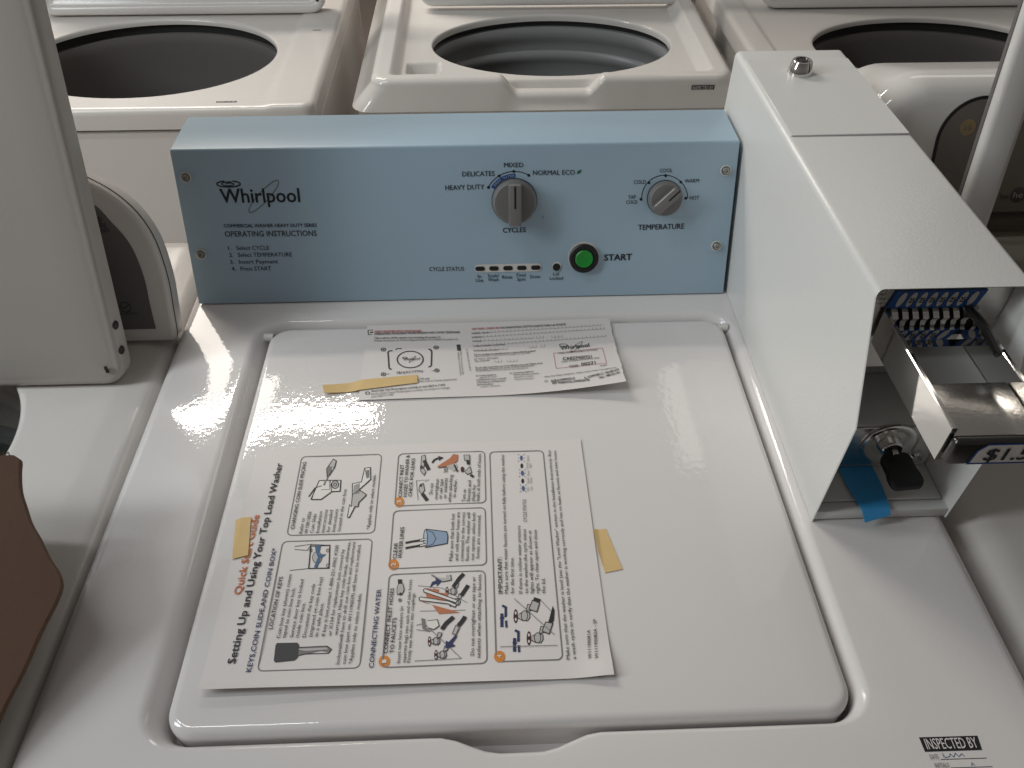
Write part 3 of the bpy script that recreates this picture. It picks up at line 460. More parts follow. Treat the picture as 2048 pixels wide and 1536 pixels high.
('L','blk',0.0018,[(0.13221,0.10941),(0.13719,0.11032),(0.1426,0.11106)],0),
('L','blk',0.0022,[(0.1426,0.11106),(0.14355,0.11118)],0),
('L','wht',0.0012,[(0.14355,0.11118),(0.14802,0.11196)],0),
('L','dgr',0.0004,[(0.14352,0.11199),(0.14813,0.11277)],0),
('L','dgr',0.0004,[(0.14359,0.11022),(0.14818,0.11099)],0),
('L','gry',0.0003,[(0.14337,0.044),(0.14898,0.04513),(0.1755,0.01728),(0.14333,0.01688)],0),
('L','gry',0.0003,[(0.14351,0.04057),(0.15295,0.03881)],0),
('P','mgr',[(0.14668,0.04938),(0.14949,0.04857),(0.15036,0.04165),(0.1542,0.03876),(0.15233,0.03857),(0.14787,0.04107)]),
('P','wht',[(0.15143,0.0471),(0.15837,0.0475),(0.15973,0.04262),(0.15604,0.04004),(0.15161,0.04159)]),
('L','dgr',0.0004,[(0.15143,0.0471),(0.15837,0.0475),(0.15973,0.04262),(0.15604,0.04004),(0.15161,0.04159)],0),
('P','mar',[(0.15436,0.03095),(0.15427,0.03215),(0.15407,0.03324),(0.15378,0.03412),(0.15344,0.03469),(0.15307,0.0349),(0.15271,0.03472),(0.1524,0.03418),(0.15216,0.03332),(0.15203,0.03224),(0.15201,0.03104),(0.15211,0.02984),(0.15231,0.02875),(0.15259,0.02789),(0.15294,0.02733),(0.15331,0.02712),(0.15366,0.0273),(0.15397,0.02783),(0.15421,0.02868),(0.15434,0.02975)]),
('P','pap',[(0.1536,0.03276),(0.15357,0.03303),(0.1535,0.03328),(0.15339,0.03349),(0.15325,0.03362),(0.1531,0.03367),(0.15296,0.03363),(0.15283,0.03351),(0.15273,0.03332),(0.15267,0.03307),(0.15266,0.0328),(0.15269,0.03252),(0.15277,0.03227),(0.15288,0.03207),(0.15301,0.03193),(0.15316,0.03188),(0.1533,0.03192),(0.15343,0.03204),(0.15353,0.03224),(0.15359,0.03248)]),
('P','pap',[(0.15371,0.0292),(0.15368,0.02947),(0.1536,0.02972),(0.1535,0.02992),(0.15336,0.03006),(0.15321,0.03011),(0.15307,0.03007),(0.15294,0.02995),(0.15285,0.02976),(0.15279,0.02951),(0.15277,0.02924),(0.1528,0.02896),(0.15288,0.02871),(0.15299,0.02851),(0.15312,0.02838),(0.15327,0.02833),(0.15341,0.02837),(0.15354,0.02849),(0.15364,0.02868),(0.1537,0.02893)]),
('P','lgr',[(0.15439,0.02993),(0.15654,0.02858),(0.15936,0.02821),(0.16049,0.03006),(0.1602,0.03261),(0.15723,0.03362),(0.1548,0.03194)]),
('L','dgr',0.0004,[(0.15439,0.02993),(0.15654,0.02858),(0.15936,0.02821),(0.16049,0.03006),(0.1602,0.03261),(0.15723,0.03362),(0.1548,0.03194)],0),
('P','lgr',[(0.1593,0.03099),(0.15919,0.03186),(0.15894,0.03265),(0.15856,0.03329),(0.15809,0.03371),(0.15758,0.03386),(0.15707,0.03375),(0.15662,0.03337),(0.15627,0.03276),(0.15606,0.03199),(0.156,0.03113),(0.15611,0.03026),(0.15636,0.02948),(0.15674,0.02885),(0.15721,0.02843),(0.15772,0.02827),(0.15822,0.02839),(0.15867,0.02877),(0.15902,0.02937),(0.15923,0.03013)]),
('L','dgr',0.0004,[(0.1593,0.03099),(0.15919,0.03186),(0.15894,0.03265),(0.15856,0.03329),(0.15809,0.03371),(0.15758,0.03386),(0.15707,0.03375),(0.15662,0.03337),(0.15627,0.03276),(0.15606,0.03199),(0.156,0.03113),(0.15611,0.03026),(0.15636,0.02948),(0.15674,0.02885),(0.15721,0.02843),(0.15772,0.02827),(0.15822,0.02839),(0.15867,0.02877),(0.15902,0.02937),(0.15923,0.03013)],1),
('P','lgr',[(0.15842,0.03332),(0.16088,0.03398),(0.16176,0.03702),(0.15915,0.03739)]),
('L','dgr',0.0004,[(0.15842,0.03332),(0.16088,0.03398),(0.16176,0.03702),(0.15915,0.03739),(0.15842,0.03332)],0),
('P','mar',[(0.15919,0.02056),(0.1591,0.02174),(0.15891,0.02282),(0.15863,0.02367),(0.15829,0.02423),(0.15793,0.02444),(0.15757,0.02426),(0.15726,0.02373),(0.15703,0.02289),(0.15689,0.02183),(0.15686,0.02065),(0.15695,0.01947),(0.15715,0.0184),(0.15743,0.01755),(0.15776,0.017),(0.15813,0.0168),(0.15848,0.01697),(0.15879,0.0175),(0.15902,0.01833),(0.15916,0.01938)]),
('P','pap',[(0.15844,0.02234),(0.15842,0.02261),(0.15834,0.02286),(0.15824,0.02305),(0.1581,0.02318),(0.15796,0.02323),(0.15781,0.0232),(0.15769,0.02308),(0.15759,0.02289),(0.15753,0.02265),(0.15751,0.02238),(0.15754,0.0221),(0.15762,0.02186),(0.15772,0.02166),(0.15786,0.02153),(0.158,0.02148),(0.15814,0.02152),(0.15827,0.02164),(0.15837,0.02183),(0.15843,0.02207)]),
('P','pap',[(0.15853,0.01884),(0.1585,0.01911),(0.15843,0.01936),(0.15832,0.01956),(0.15819,0.01969),(0.15805,0.01973),(0.15791,0.0197),(0.15778,0.01958),(0.15768,0.01939),(0.15762,0.01915),(0.15761,0.01888),(0.15764,0.01861),(0.15771,0.01836),(0.15782,0.01817),(0.15795,0.01804),(0.15809,0.01799),(0.15824,0.01803),(0.15836,0.01815),(0.15846,0.01833),(0.15852,0.01857)]),
('P','lgr',[(0.15921,0.01956),(0.16132,0.01823),(0.1641,0.01787),(0.16523,0.01969),(0.16496,0.02219),(0.16203,0.02319),(0.15963,0.02154)]),
('L','dgr',0.0004,[(0.15921,0.01956),(0.16132,0.01823),(0.1641,0.01787),(0.16523,0.01969),(0.16496,0.02219),(0.16203,0.02319),(0.15963,0.02154)],0),
('P','lgr',[(0.16405,0.02061),(0.16396,0.02146),(0.16371,0.02224),(0.16334,0.02286),(0.16288,0.02327),(0.16237,0.02342),(0.16187,0.02331),(0.16143,0.02294),(0.16108,0.02234),(0.16086,0.02159),(0.1608,0.02074),(0.1609,0.01989),(0.16115,0.01912),(0.16152,0.0185),(0.16198,0.01809),(0.16249,0.01794),(0.16298,0.01805),(0.16343,0.01842),(0.16377,0.01901),(0.16399,0.01976)]),
('L','dgr',0.0004,[(0.16405,0.02061),(0.16396,0.02146),(0.16371,0.02224),(0.16334,0.02286),(0.16288,0.02327),(0.16237,0.02342),(0.16187,0.02331),(0.16143,0.02294),(0.16108,0.02234),(0.16086,0.02159),(0.1608,0.02074),(0.1609,0.01989),(0.16115,0.01912),(0.16152,0.0185),(0.16198,0.01809),(0.16249,0.01794),(0.16298,0.01805),(0.16343,0.01842),(0.16377,0.01901),(0.16399,0.01976)],1),
('P','lgr',[(0.1632,0.02289),(0.16563,0.02354),(0.16652,0.02652),(0.16394,0.02687)]),
('L','dgr',0.0004,[(0.1632,0.02289),(0.16563,0.02354),(0.16652,0.02652),(0.16394,0.02687),(0.1632,0.02289)],0),
('L','blk',0.003,[(0.16167,0.03981),(0.16473,0.04447),(0.16998,0.0491)],0),
('P','nvy',[(0.16442,0.02495),(0.16469,0.03091),(0.16681,0.02989),(0.17172,0.03532),(0.1726,0.03393),(0.16929,0.02872),(0.17141,0.02664)]),
('L','blk',0.003,[(0.17331,0.04205),(0.17607,0.04538),(0.17835,0.04903)],0),
('P','lgr',[(0.16922,0.0361),(0.17172,0.03505),(0.17419,0.04065),(0.17167,0.04239)]),
('L','dgr',0.0004,[(0.16922,0.0361),(0.17172,0.03505),(0.17419,0.04065),(0.17167,0.04239),(0.16922,0.0361)],0),
('L','gry',0.0003,[(0.14545,0.05504),(0.17861,0.05435)],0),
('L','gry',0.0003,[(0.14333,0.0761),(0.16169,0.07311),(0.17991,0.05999)],0),
('P','mar',[(0.16885,0.06117),(0.16878,0.06239),(0.1686,0.06351),(0.16834,0.0644),(0.16801,0.06498),(0.16765,0.06519),(0.16729,0.06501),(0.16697,0.06446),(0.16672,0.06359),(0.16657,0.06249),(0.16653,0.06127),(0.1666,0.06004),(0.16678,0.05894),(0.16705,0.05806),(0.16738,0.05749),(0.16773,0.05728),(0.16809,0.05746),(0.1684,0.058),(0.16865,0.05886),(0.1688,0.05995)]),
('P','pap',[(0.16813,0.06301),(0.16811,0.06329),(0.16804,0.06355),(0.16793,0.06375),(0.1678,0.06389),(0.16766,0.06394),(0.16752,0.0639),(0.16739,0.06378),(0.16729,0.06358),(0.16722,0.06333),(0.16721,0.06305),(0.16723,0.06277),(0.1673,0.06251),(0.16741,0.06231),(0.16754,0.06217),(0.16768,0.06212),(0.16782,0.06216),(0.16795,0.06228),(0.16805,0.06248),(0.16811,0.06273)]),
('P','pap',[(0.16817,0.05939),(0.16815,0.05967),(0.16808,0.05993),(0.16797,0.06013),(0.16784,0.06026),(0.1677,0.06031),(0.16756,0.06028),(0.16743,0.06015),(0.16733,0.05996),(0.16727,0.05971),(0.16725,0.05943),(0.16727,0.05915),(0.16734,0.0589),(0.16745,0.0587),(0.16758,0.05856),(0.16772,0.05851),(0.16786,0.05855),(0.16799,0.05867),(0.16809,0.05887),(0.16815,0.05912)]),
('P','lgr',[(0.16886,0.06014),(0.17095,0.05876),(0.17372,0.05839),(0.17487,0.06027),(0.17463,0.06287),(0.17173,0.0639),(0.1693,0.06218)]),
('L','dgr',0.0004,[(0.16886,0.06014),(0.17095,0.05876),(0.17372,0.05839),(0.17487,0.06027),(0.17463,0.06287),(0.17173,0.0639),(0.1693,0.06218)],0),
('P','lgr',[(0.17371,0.06122),(0.17363,0.0621),(0.17339,0.06291),(0.17303,0.06356),(0.17258,0.06398),(0.17207,0.06414),(0.17157,0.06402),(0.17112,0.06364),(0.17076,0.06302),(0.17054,0.06223),(0.17047,0.06136),(0.17055,0.06048),(0.17079,0.05968),(0.17115,0.05904),(0.17161,0.05862),(0.17211,0.05846),(0.1726,0.05857),(0.17305,0.05896),(0.17341,0.05957),(0.17364,0.06035)]),
('L','dgr',0.0004,[(0.17371,0.06122),(0.17363,0.0621),(0.17339,0.06291),(0.17303,0.06356),(0.17258,0.06398),(0.17207,0.06414),(0.17157,0.06402),(0.17112,0.06364),(0.17076,0.06302),(0.17054,0.06223),(0.17047,0.06136),(0.17055,0.06048),(0.17079,0.05968),(0.17115,0.05904),(0.17161,0.05862),(0.17211,0.05846),(0.1726,0.05857),(0.17305,0.05896),(0.17341,0.05957),(0.17364,0.06035)],1),
('P','lgr',[(0.17289,0.06359),(0.17533,0.06427),(0.17626,0.06736),(0.17369,0.06773)]),
('L','dgr',0.0004,[(0.17289,0.06359),(0.17533,0.06427),(0.17626,0.06736),(0.17369,0.06773),(0.17289,0.06359)],0),
('P','mar',[(0.16616,0.06998),(0.16609,0.07123),(0.16591,0.07237),(0.16563,0.07328),(0.1653,0.07387),(0.16493,0.07409),(0.16457,0.0739),(0.16425,0.07334),(0.16401,0.07245),(0.16386,0.07133),(0.16382,0.07008),(0.1639,0.06883),(0.16408,0.0677),(0.16435,0.0668),(0.16469,0.06622),(0.16505,0.06601),(0.16541,0.06619),(0.16572,0.06675),(0.16597,0.06762),(0.16612,0.06874)]),
('P','pap',[(0.16543,0.07186),(0.16541,0.07215),(0.16534,0.07241),(0.16523,0.07262),(0.1651,0.07276),(0.16495,0.07281),(0.16481,0.07277),(0.16468,0.07264),(0.16458,0.07244),(0.16451,0.07219),(0.1645,0.0719),(0.16452,0.07161),(0.16459,0.07135),(0.1647,0.07114),(0.16483,0.07101),(0.16498,0.07095),(0.16512,0.07099),(0.16525,0.07112),(0.16535,0.07132),(0.16541,0.07158)]),
('P','pap',[(0.16548,0.06817),(0.16546,0.06845),(0.16539,0.06871),(0.16528,0.06892),(0.16515,0.06906),(0.165,0.06911),(0.16486,0.06907),(0.16473,0.06894),(0.16463,0.06874),(0.16457,0.06849),(0.16455,0.06821),(0.16458,0.06792),(0.16465,0.06766),(0.16475,0.06745),(0.16489,0.06732),(0.16503,0.06727),(0.16517,0.06731),(0.1653,0.06743),(0.1654,0.06763),(0.16547,0.06788)]),
('P','lgr',[(0.16618,0.06893),(0.16829,0.06752),(0.1711,0.06714),(0.17225,0.06907),(0.172,0.07172),(0.16906,0.07277),(0.16662,0.07102)]),
('L','dgr',0.0004,[(0.16618,0.06893),(0.16829,0.06752),(0.1711,0.06714),(0.17225,0.06907),(0.172,0.07172),(0.16906,0.07277),(0.16662,0.07102)],0),
('P','lgr',[(0.17108,0.07004),(0.17099,0.07094),(0.17075,0.07176),(0.17038,0.07242),(0.16992,0.07286),(0.16941,0.07302),(0.1689,0.0729),(0.16845,0.0725),(0.16809,0.07187),(0.16787,0.07107),(0.1678,0.07018),(0.16789,0.06928),(0.16813,0.06846),(0.1685,0.0678),(0.16896,0.06738),(0.16946,0.06721),(0.16997,0.06733),(0.17042,0.06772),(0.17078,0.06835),(0.171,0.06914)]),
('L','dgr',0.0004,[(0.17108,0.07004),(0.17099,0.07094),(0.17075,0.07176),(0.17038,0.07242),(0.16992,0.07286),(0.16941,0.07302),(0.1689,0.0729),(0.16845,0.0725),(0.16809,0.07187),(0.16787,0.07107),(0.1678,0.07018),(0.16789,0.06928),(0.16813,0.06846),(0.1685,0.0678),(0.16896,0.06738),(0.16946,0.06721),(0.16997,0.06733),(0.17042,0.06772),(0.17078,0.06835),(0.171,0.06914)],1),
('P','lgr',[(0.17024,0.07246),(0.1727,0.07315),(0.17363,0.07631),(0.17103,0.07669)]),
('L','dgr',0.0004,[(0.17024,0.07246),(0.1727,0.07315),(0.17363,0.07631),(0.17103,0.07669),(0.17024,0.07246)],0),
('P','hnd',[(0.14445,0.06435),(0.14775,0.06205),(0.17479,0.0524),(0.15953,0.05206),(0.15424,0.05964)]),
('P','hnd',[(0.14801,0.07295),(0.15059,0.07357),(0.15847,0.07104),(0.15789,0.06814),(0.15404,0.06684),(0.15078,0.06771)]),
('P','hnd',[(0.15451,0.07341),(0.15911,0.07174),(0.15854,0.06811),(0.15528,0.06897)]),
('P','hnd',[(0.14874,0.07071),(0.16566,0.06854),(0.16576,0.0613),(0.15092,0.06336)]),
('P','wht',[(0.14439,0.0658),(0.14565,0.06647),(0.16639,0.06199),(0.17221,0.05888),(0.17094,0.0568),(0.16578,0.05986),(0.14512,0.0636)]),
('L','dgr',0.0005,[(0.14439,0.0658),(0.14565,0.06647),(0.16639,0.06199),(0.17221,0.05888),(0.17094,0.0568),(0.16578,0.05986),(0.14512,0.0636),(0.14439,0.0658)],0),
('P','wht',[(0.14739,0.07224),(0.14865,0.07321),(0.1657,0.06563),(0.17283,0.06244),(0.17155,0.06034),(0.16444,0.06351),(0.1481,0.0703)]),
('L','dgr',0.0005,[(0.14739,0.07224),(0.14865,0.07321),(0.1657,0.06563),(0.17283,0.06244),(0.17155,0.06034),(0.16444,0.06351),(0.1481,0.0703),(0.14739,0.07224)],0),
('P','nvy',[(0.1519,0.07352),(0.15371,0.07864),(0.15657,0.07972),(0.156,0.08154),(0.16131,0.07952),(0.15748,0.07476),(0.1569,0.07702),(0.15482,0.07636)]),
('L','blk',0.003,[(0.16951,0.07352),(0.17406,0.08079),(0.17735,0.08443)],0),
('L','blk',0.003,[(0.1754,0.06595),(0.18062,0.07453)],0),
('P','lgr',[(0.15288,0.08469),(0.15486,0.08492),(0.16159,0.07831),(0.16814,0.07953),(0.16743,0.08408),(0.16413,0.08422),(0.16391,0.08121),(0.15888,0.08218)]),
('L','dgr',0.0004,[(0.15288,0.08469),(0.16159,0.07831),(0.16814,0.07953),(0.16743,0.08408)],0),
('L','gry',0.0003,[(0.14015,0.15499),(0.13788,0.17507),(0.14839,0.17556),(0.14523,0.17384)],0),
('L','blk',0.003,[(0.1435,0.16111),(0.14776,0.15414)],0),
('P','lgr',[(0.14099,0.17032),(0.14383,0.17204),(0.14525,0.16466),(0.1428,0.16078),(0.14048,0.16486)]),
('L','dgr',0.0004,[(0.14099,0.17032),(0.14383,0.17204),(0.14525,0.16466),(0.1428,0.16078),(0.14048,0.16486),(0.14099,0.17032)],0),
('P','dgr',[(0.14333,0.16986),(0.14325,0.17043),(0.14307,0.17095),(0.1428,0.17137),(0.14246,0.17164),(0.1421,0.17175),(0.14174,0.17167),(0.14142,0.17142),(0.14118,0.17103),(0.14104,0.17052),(0.141,0.16995),(0.14108,0.16938),(0.14127,0.16886),(0.14154,0.16845),(0.14187,0.16817),(0.14223,0.16807),(0.14259,0.16814),(0.14291,0.16839),(0.14315,0.16878),(0.14329,0.16929)]),
('P','lgr',[(0.14128,0.20167),(0.14425,0.20253),(0.1452,0.19662),(0.14327,0.18803),(0.14562,0.18413),(0.14427,0.18041),(0.14115,0.18526)]),
('L','dgr',0.0004,[(0.14128,0.20167),(0.14425,0.20253),(0.1452,0.19662),(0.14327,0.18803),(0.14562,0.18413),(0.14427,0.18041),(0.14115,0.18526),(0.14128,0.20167)],0),
('L','blk',0.003,[(0.14371,0.19668),(0.14807,0.18592)],0),
('P','dgr',[(0.14308,0.18899),(0.14299,0.1897),(0.14278,0.19035),(0.14246,0.19088),(0.14208,0.19122),(0.14166,0.19135),(0.14125,0.19125),(0.14089,0.19094),(0.14061,0.19044),(0.14045,0.18981),(0.14041,0.1891),(0.1405,0.18839),(0.14072,0.18774),(0.14103,0.18722),(0.14141,0.18688),(0.14183,0.18675),(0.14224,0.18685),(0.1426,0.18716),(0.14288,0.18765),(0.14304,0.18828)]),
('L','blk',0.0016,[(0.15053,0.19349),(0.15224,0.19672),(0.15563,0.19892)],0),
('P','blk',[(0.15558,0.20108),(0.16013,0.19893),(0.15615,0.19578)]),
('P','hnd',[(0.1551,0.18945),(0.15949,0.19312),(0.16541,0.19774),(0.16837,0.20252),(0.1726,0.20176),(0.17218,0.19454),(0.16402,0.18908),(0.15587,0.18808)]),
('L','dgr',0.0005,[(0.15587,0.18808),(0.16402,0.18908),(0.16995,0.19172)],0),
('P','lgr',[(0.16254,0.18914),(0.17069,0.19266),(0.17221,0.18875),(0.16928,0.18315),(0.16553,0.18711)]),
('L','blk',0.0015,[(0.16922,0.19079),(0.17224,0.18303)],0),
('P','mar',[(0.17771,0.18527),(0.17764,0.18621),(0.17743,0.18707),(0.1771,0.18777),(0.17668,0.18822),(0.17622,0.18839),(0.17577,0.18826),(0.17535,0.18784),(0.17502,0.18717),(0.17481,0.18633),(0.17474,0.18539),(0.17482,0.18445),(0.17503,0.18359),(0.17536,0.18291),(0.17577,0.18246),(0.17623,0.18229),(0.17669,0.18242),(0.1771,0.18283),(0.17743,0.18349),(0.17764,0.18433)]),
('P','lgr',[(0.17815,0.18278),(0.18262,0.18831),(0.18406,0.18159),(0.18036,0.17986)]),
('L','dgr',0.0004,[(0.17815,0.18278),(0.18262,0.18831),(0.18406,0.18159),(0.18036,0.17986),(0.17815,0.18278)],0),
('L','blk',0.0022,[(0.18301,0.17937),(0.18549,0.17683)],0),
('P','lgr',[(0.17742,0.20116),(0.18225,0.20096),(0.18266,0.19507),(0.17817,0.19526)]),
('L','dgr',0.0004,[(0.17742,0.20116),(0.18225,0.20096),(0.18266,0.19507),(0.17817,0.19526),(0.17742,0.20116)],0),
('P','blk',[(0.17967,0.19481),(0.18266,0.1943),(0.18293,0.19022),(0.17995,0.19073)]),
('L','dgr',0.0003,[(0.16086,0.18255),(0.16137,0.18785)],0),
('L','dgr',0.0003,[(0.16205,0.1825),(0.16256,0.1878)],0),
('L','dgr',0.0003,[(0.16323,0.18245),(0.16375,0.18775)],0),
('L','gry',0.0003,[(0.20257,0.02469),(0.24274,0.02435)],0),
('L','gry',0.0003,[(0.21416,0.06214),(0.24154,0.0324)],0),
('L','gry',0.0003,[(0.23289,0.06136),(0.24225,0.04886)],0),
('P','mar',[(0.21643,0.04785),(0.21643,0.04957),(0.21627,0.05113),(0.21597,0.05238),(0.21554,0.0532),(0.21504,0.0535),(0.21452,0.05324),(0.21402,0.05247),(0.21359,0.05124),(0.21329,0.0497),(0.21313,0.04799),(0.21313,0.04627),(0.2133,0.04473),(0.2136,0.0435),(0.21403,0.0427),(0.21452,0.04241),(0.21504,0.04266),(0.21553,0.04342),(0.21596,0.04462),(0.21627,0.04614)]),
('P','pap',[(0.21556,0.05043),(0.21555,0.05083),(0.21547,0.05119),(0.21534,0.05148),(0.21516,0.05167),(0.21496,0.05174),(0.21475,0.05168),(0.21456,0.05151),(0.2144,0.05123),(0.21429,0.05088),(0.21424,0.05049),(0.21425,0.05009),(0.21433,0.04973),(0.21446,0.04945),(0.21464,0.04926),(0.21484,0.04919),(0.21505,0.04924),(0.21524,0.04941),(0.2154,0.04969),(0.21551,0.05004)]),
('P','pap',[(0.21532,0.04536),(0.21531,0.04575),(0.21523,0.04611),(0.2151,0.04639),(0.21492,0.04658),(0.21472,0.04665),(0.21451,0.0466),(0.21432,0.04643),(0.21416,0.04615),(0.21405,0.04581),(0.214,0.04542),(0.21402,0.04503),(0.21409,0.04467),(0.21423,0.04439),(0.2144,0.0442),(0.2146,0.04413),(0.21481,0.04418),(0.215,0.04436),(0.21516,0.04463),(0.21527,0.04497)]),
('P','lgr',[(0.21636,0.0464),(0.21923,0.04448),(0.22315,0.04395),(0.22496,0.04658),(0.22485,0.05022),(0.22077,0.05168),(0.21716,0.04927)]),
('L','dgr',0.0004,[(0.21636,0.0464),(0.21923,0.04448),(0.22315,0.04395),(0.22496,0.04658),(0.22485,0.05022),(0.22077,0.05168),(0.21716,0.04927)],0),
('P','lgr',[(0.22338,0.04792),(0.22334,0.04916),(0.22308,0.05029),(0.22261,0.0512),(0.222,0.05179),(0.22129,0.05202),(0.22056,0.05185),(0.21989,0.05131),(0.21933,0.05044),(0.21894,0.04934),(0.21876,0.04811),(0.21881,0.04688),(0.21908,0.04576),(0.21954,0.04486),(0.22015,0.04427),(0.22085,0.04405),(0.22158,0.04421),(0.22225,0.04475),(0.22281,0.0456),(0.2232,0.04669)]),
('L','dgr',0.0004,[(0.22338,0.04792),(0.22334,0.04916),(0.22308,0.05029),(0.22261,0.0512),(0.222,0.05179),(0.22129,0.05202),(0.22056,0.05185),(0.21989,0.05131),(0.21933,0.05044),(0.21894,0.04934),(0.21876,0.04811),(0.21881,0.04688),(0.21908,0.04576),(0.21954,0.04486),(0.22015,0.04427),(0.22085,0.04405),(0.22158,0.04421),(0.22225,0.04475),(0.22281,0.0456),(0.2232,0.04669)],1),
('P','lgr',[(0.22241,0.05124),(0.22596,0.05219),(0.22757,0.05655),(0.22391,0.05708)]),
('L','dgr',0.0004,[(0.22241,0.05124),(0.22596,0.05219),(0.22757,0.05655),(0.22391,0.05708),(0.22241,0.05124)],0),
('P','mar',[(0.22491,0.03041),(0.22493,0.03206),(0.22479,0.03356),(0.22451,0.03476),(0.2241,0.03554),(0.22361,0.03582),(0.22309,0.03558),(0.2226,0.03484),(0.22217,0.03367),(0.22185,0.03219),(0.22168,0.03054),(0.22167,0.0289),(0.22181,0.02742),(0.2221,0.02624),(0.2225,0.02548),(0.22299,0.0252),(0.2235,0.02544),(0.22399,0.02616),(0.22442,0.02731),(0.22473,0.02878)]),
('P','pap',[(0.22409,0.03289),(0.22408,0.03327),(0.22401,0.03361),(0.22388,0.03389),(0.22371,0.03407),(0.22351,0.03414),(0.22331,0.03409),(0.22312,0.03392),(0.22296,0.03365),(0.22285,0.03332),(0.22279,0.03294),(0.2228,0.03256),(0.22287,0.03222),(0.223,0.03194),(0.22317,0.03176),(0.22337,0.03169),(0.22357,0.03174),(0.22376,0.03191),(0.22392,0.03217),(0.22403,0.03251)]),
('P','pap',[(0.2238,0.02803),(0.22379,0.0284),(0.22372,0.02874),(0.22359,0.02902),(0.22342,0.0292),(0.22323,0.02926),(0.22302,0.02921),(0.22283,0.02905),(0.22267,0.02879),(0.22256,0.02845),(0.22251,0.02808),(0.22252,0.02771),(0.22259,0.02737),(0.22272,0.02709),(0.22289,0.02692),(0.22308,0.02685),(0.22328,0.0269),(0.22347,0.02706),(0.22363,0.02732),(0.22374,0.02766)]),
('P','lgr',[(0.22483,0.02902),(0.22762,0.02718),(0.23146,0.02667),(0.23325,0.02919),(0.23318,0.03268),(0.22921,0.03408),(0.22564,0.03177)]),
('L','dgr',0.0004,[(0.22483,0.02902),(0.22762,0.02718),(0.23146,0.02667),(0.23325,0.02919),(0.23318,0.03268),(0.22921,0.03408),(0.22564,0.03177)],0),
('P','lgr',[(0.23172,0.03047),(0.23169,0.03166),(0.23145,0.03274),(0.231,0.03361),(0.23041,0.03419),(0.22972,0.03441),(0.229,0.03425),(0.22833,0.03373),(0.22777,0.0329),(0.22738,0.03184),(0.2272,0.03066),(0.22723,0.02948),(0.22748,0.02841),(0.22793,0.02755),(0.22852,0.02698),(0.22921,0.02677),(0.22991,0.02692),(0.23058,0.02744),(0.23114,0.02825),(0.23153,0.0293)]),
('L','dgr',0.0004,[(0.23172,0.03047),(0.23169,0.03166),(0.23145,0.03274),(0.231,0.03361),(0.23041,0.03419),(0.22972,0.03441),(0.229,0.03425),(0.22833,0.03373),(0.22777,0.0329),(0.22738,0.03184),(0.2272,0.03066),(0.22723,0.02948),(0.22748,0.02841),(0.22793,0.02755),(0.22852,0.02698),(0.22921,0.02677),(0.22991,0.02692),(0.23058,0.02744),(0.23114,0.02825),(0.23153,0.0293)],1),
('P','lgr',[(0.23081,0.03366),(0.23429,0.03457),(0.23591,0.03874),(0.23234,0.03925)]),
('L','dgr',0.0004,[(0.23081,0.03366),(0.23429,0.03457),(0.23591,0.03874),(0.23234,0.03925),(0.23081,0.03366)],0),
('L','nvy',0.0018,[(0.2053,0.05678),(0.20781,0.05525),(0.20757,0.04892),(0.20726,0.04754)],0),
('L','nvy',0.0022,[(0.20445,0.03979),(0.20482,0.05043)],0),
('P','nvy',[(0.20291,0.04633),(0.2067,0.04617),(0.20494,0.05001)]),
('L','nvy',0.0016,[(0.2077,0.03924),(0.20766,0.04474)],0),
('L','nvy',0.0018,[(0.21364,0.03695),(0.21607,0.03549),(0.21577,0.02945),(0.21546,0.02813)],0),
('L','nvy',0.0022,[(0.21264,0.02073),(0.21311,0.0309)],0),
('P','nvy',[(0.21119,0.02698),(0.2149,0.02683),(0.21321,0.03049)]),
('L','nvy',0.0016,[(0.21581,0.02021),(0.21582,0.02547)],0),
('L','blk',0.005,[(0.23012,0.05859),(0.23137,0.06186)],0),
('P','blk',[(0.23717,0.04075),(0.23875,0.04482),(0.24212,0.05523),(0.24312,0.05164),(0.24211,0.04399),(0.24032,0.04061)]),
('P','lgr',[(0.22463,0.05312),(0.23025,0.05077),(0.23265,0.05777),(0.22763,0.06014)]),
('L','dgr',0.0005,[(0.22463,0.05312),(0.23025,0.05077),(0.23265,0.05777),(0.22763,0.06014),(0.22463,0.05312)],0),
('P','lgr',[(0.233,0.03546),(0.23785,0.03323),(0.241,0.04127),(0.23603,0.04245)]),
('L','dgr',0.0005,[(0.233,0.03546),(0.23785,0.03323),(0.241,0.04127),(0.23603,0.04245),(0.233,0.03546)],0)]
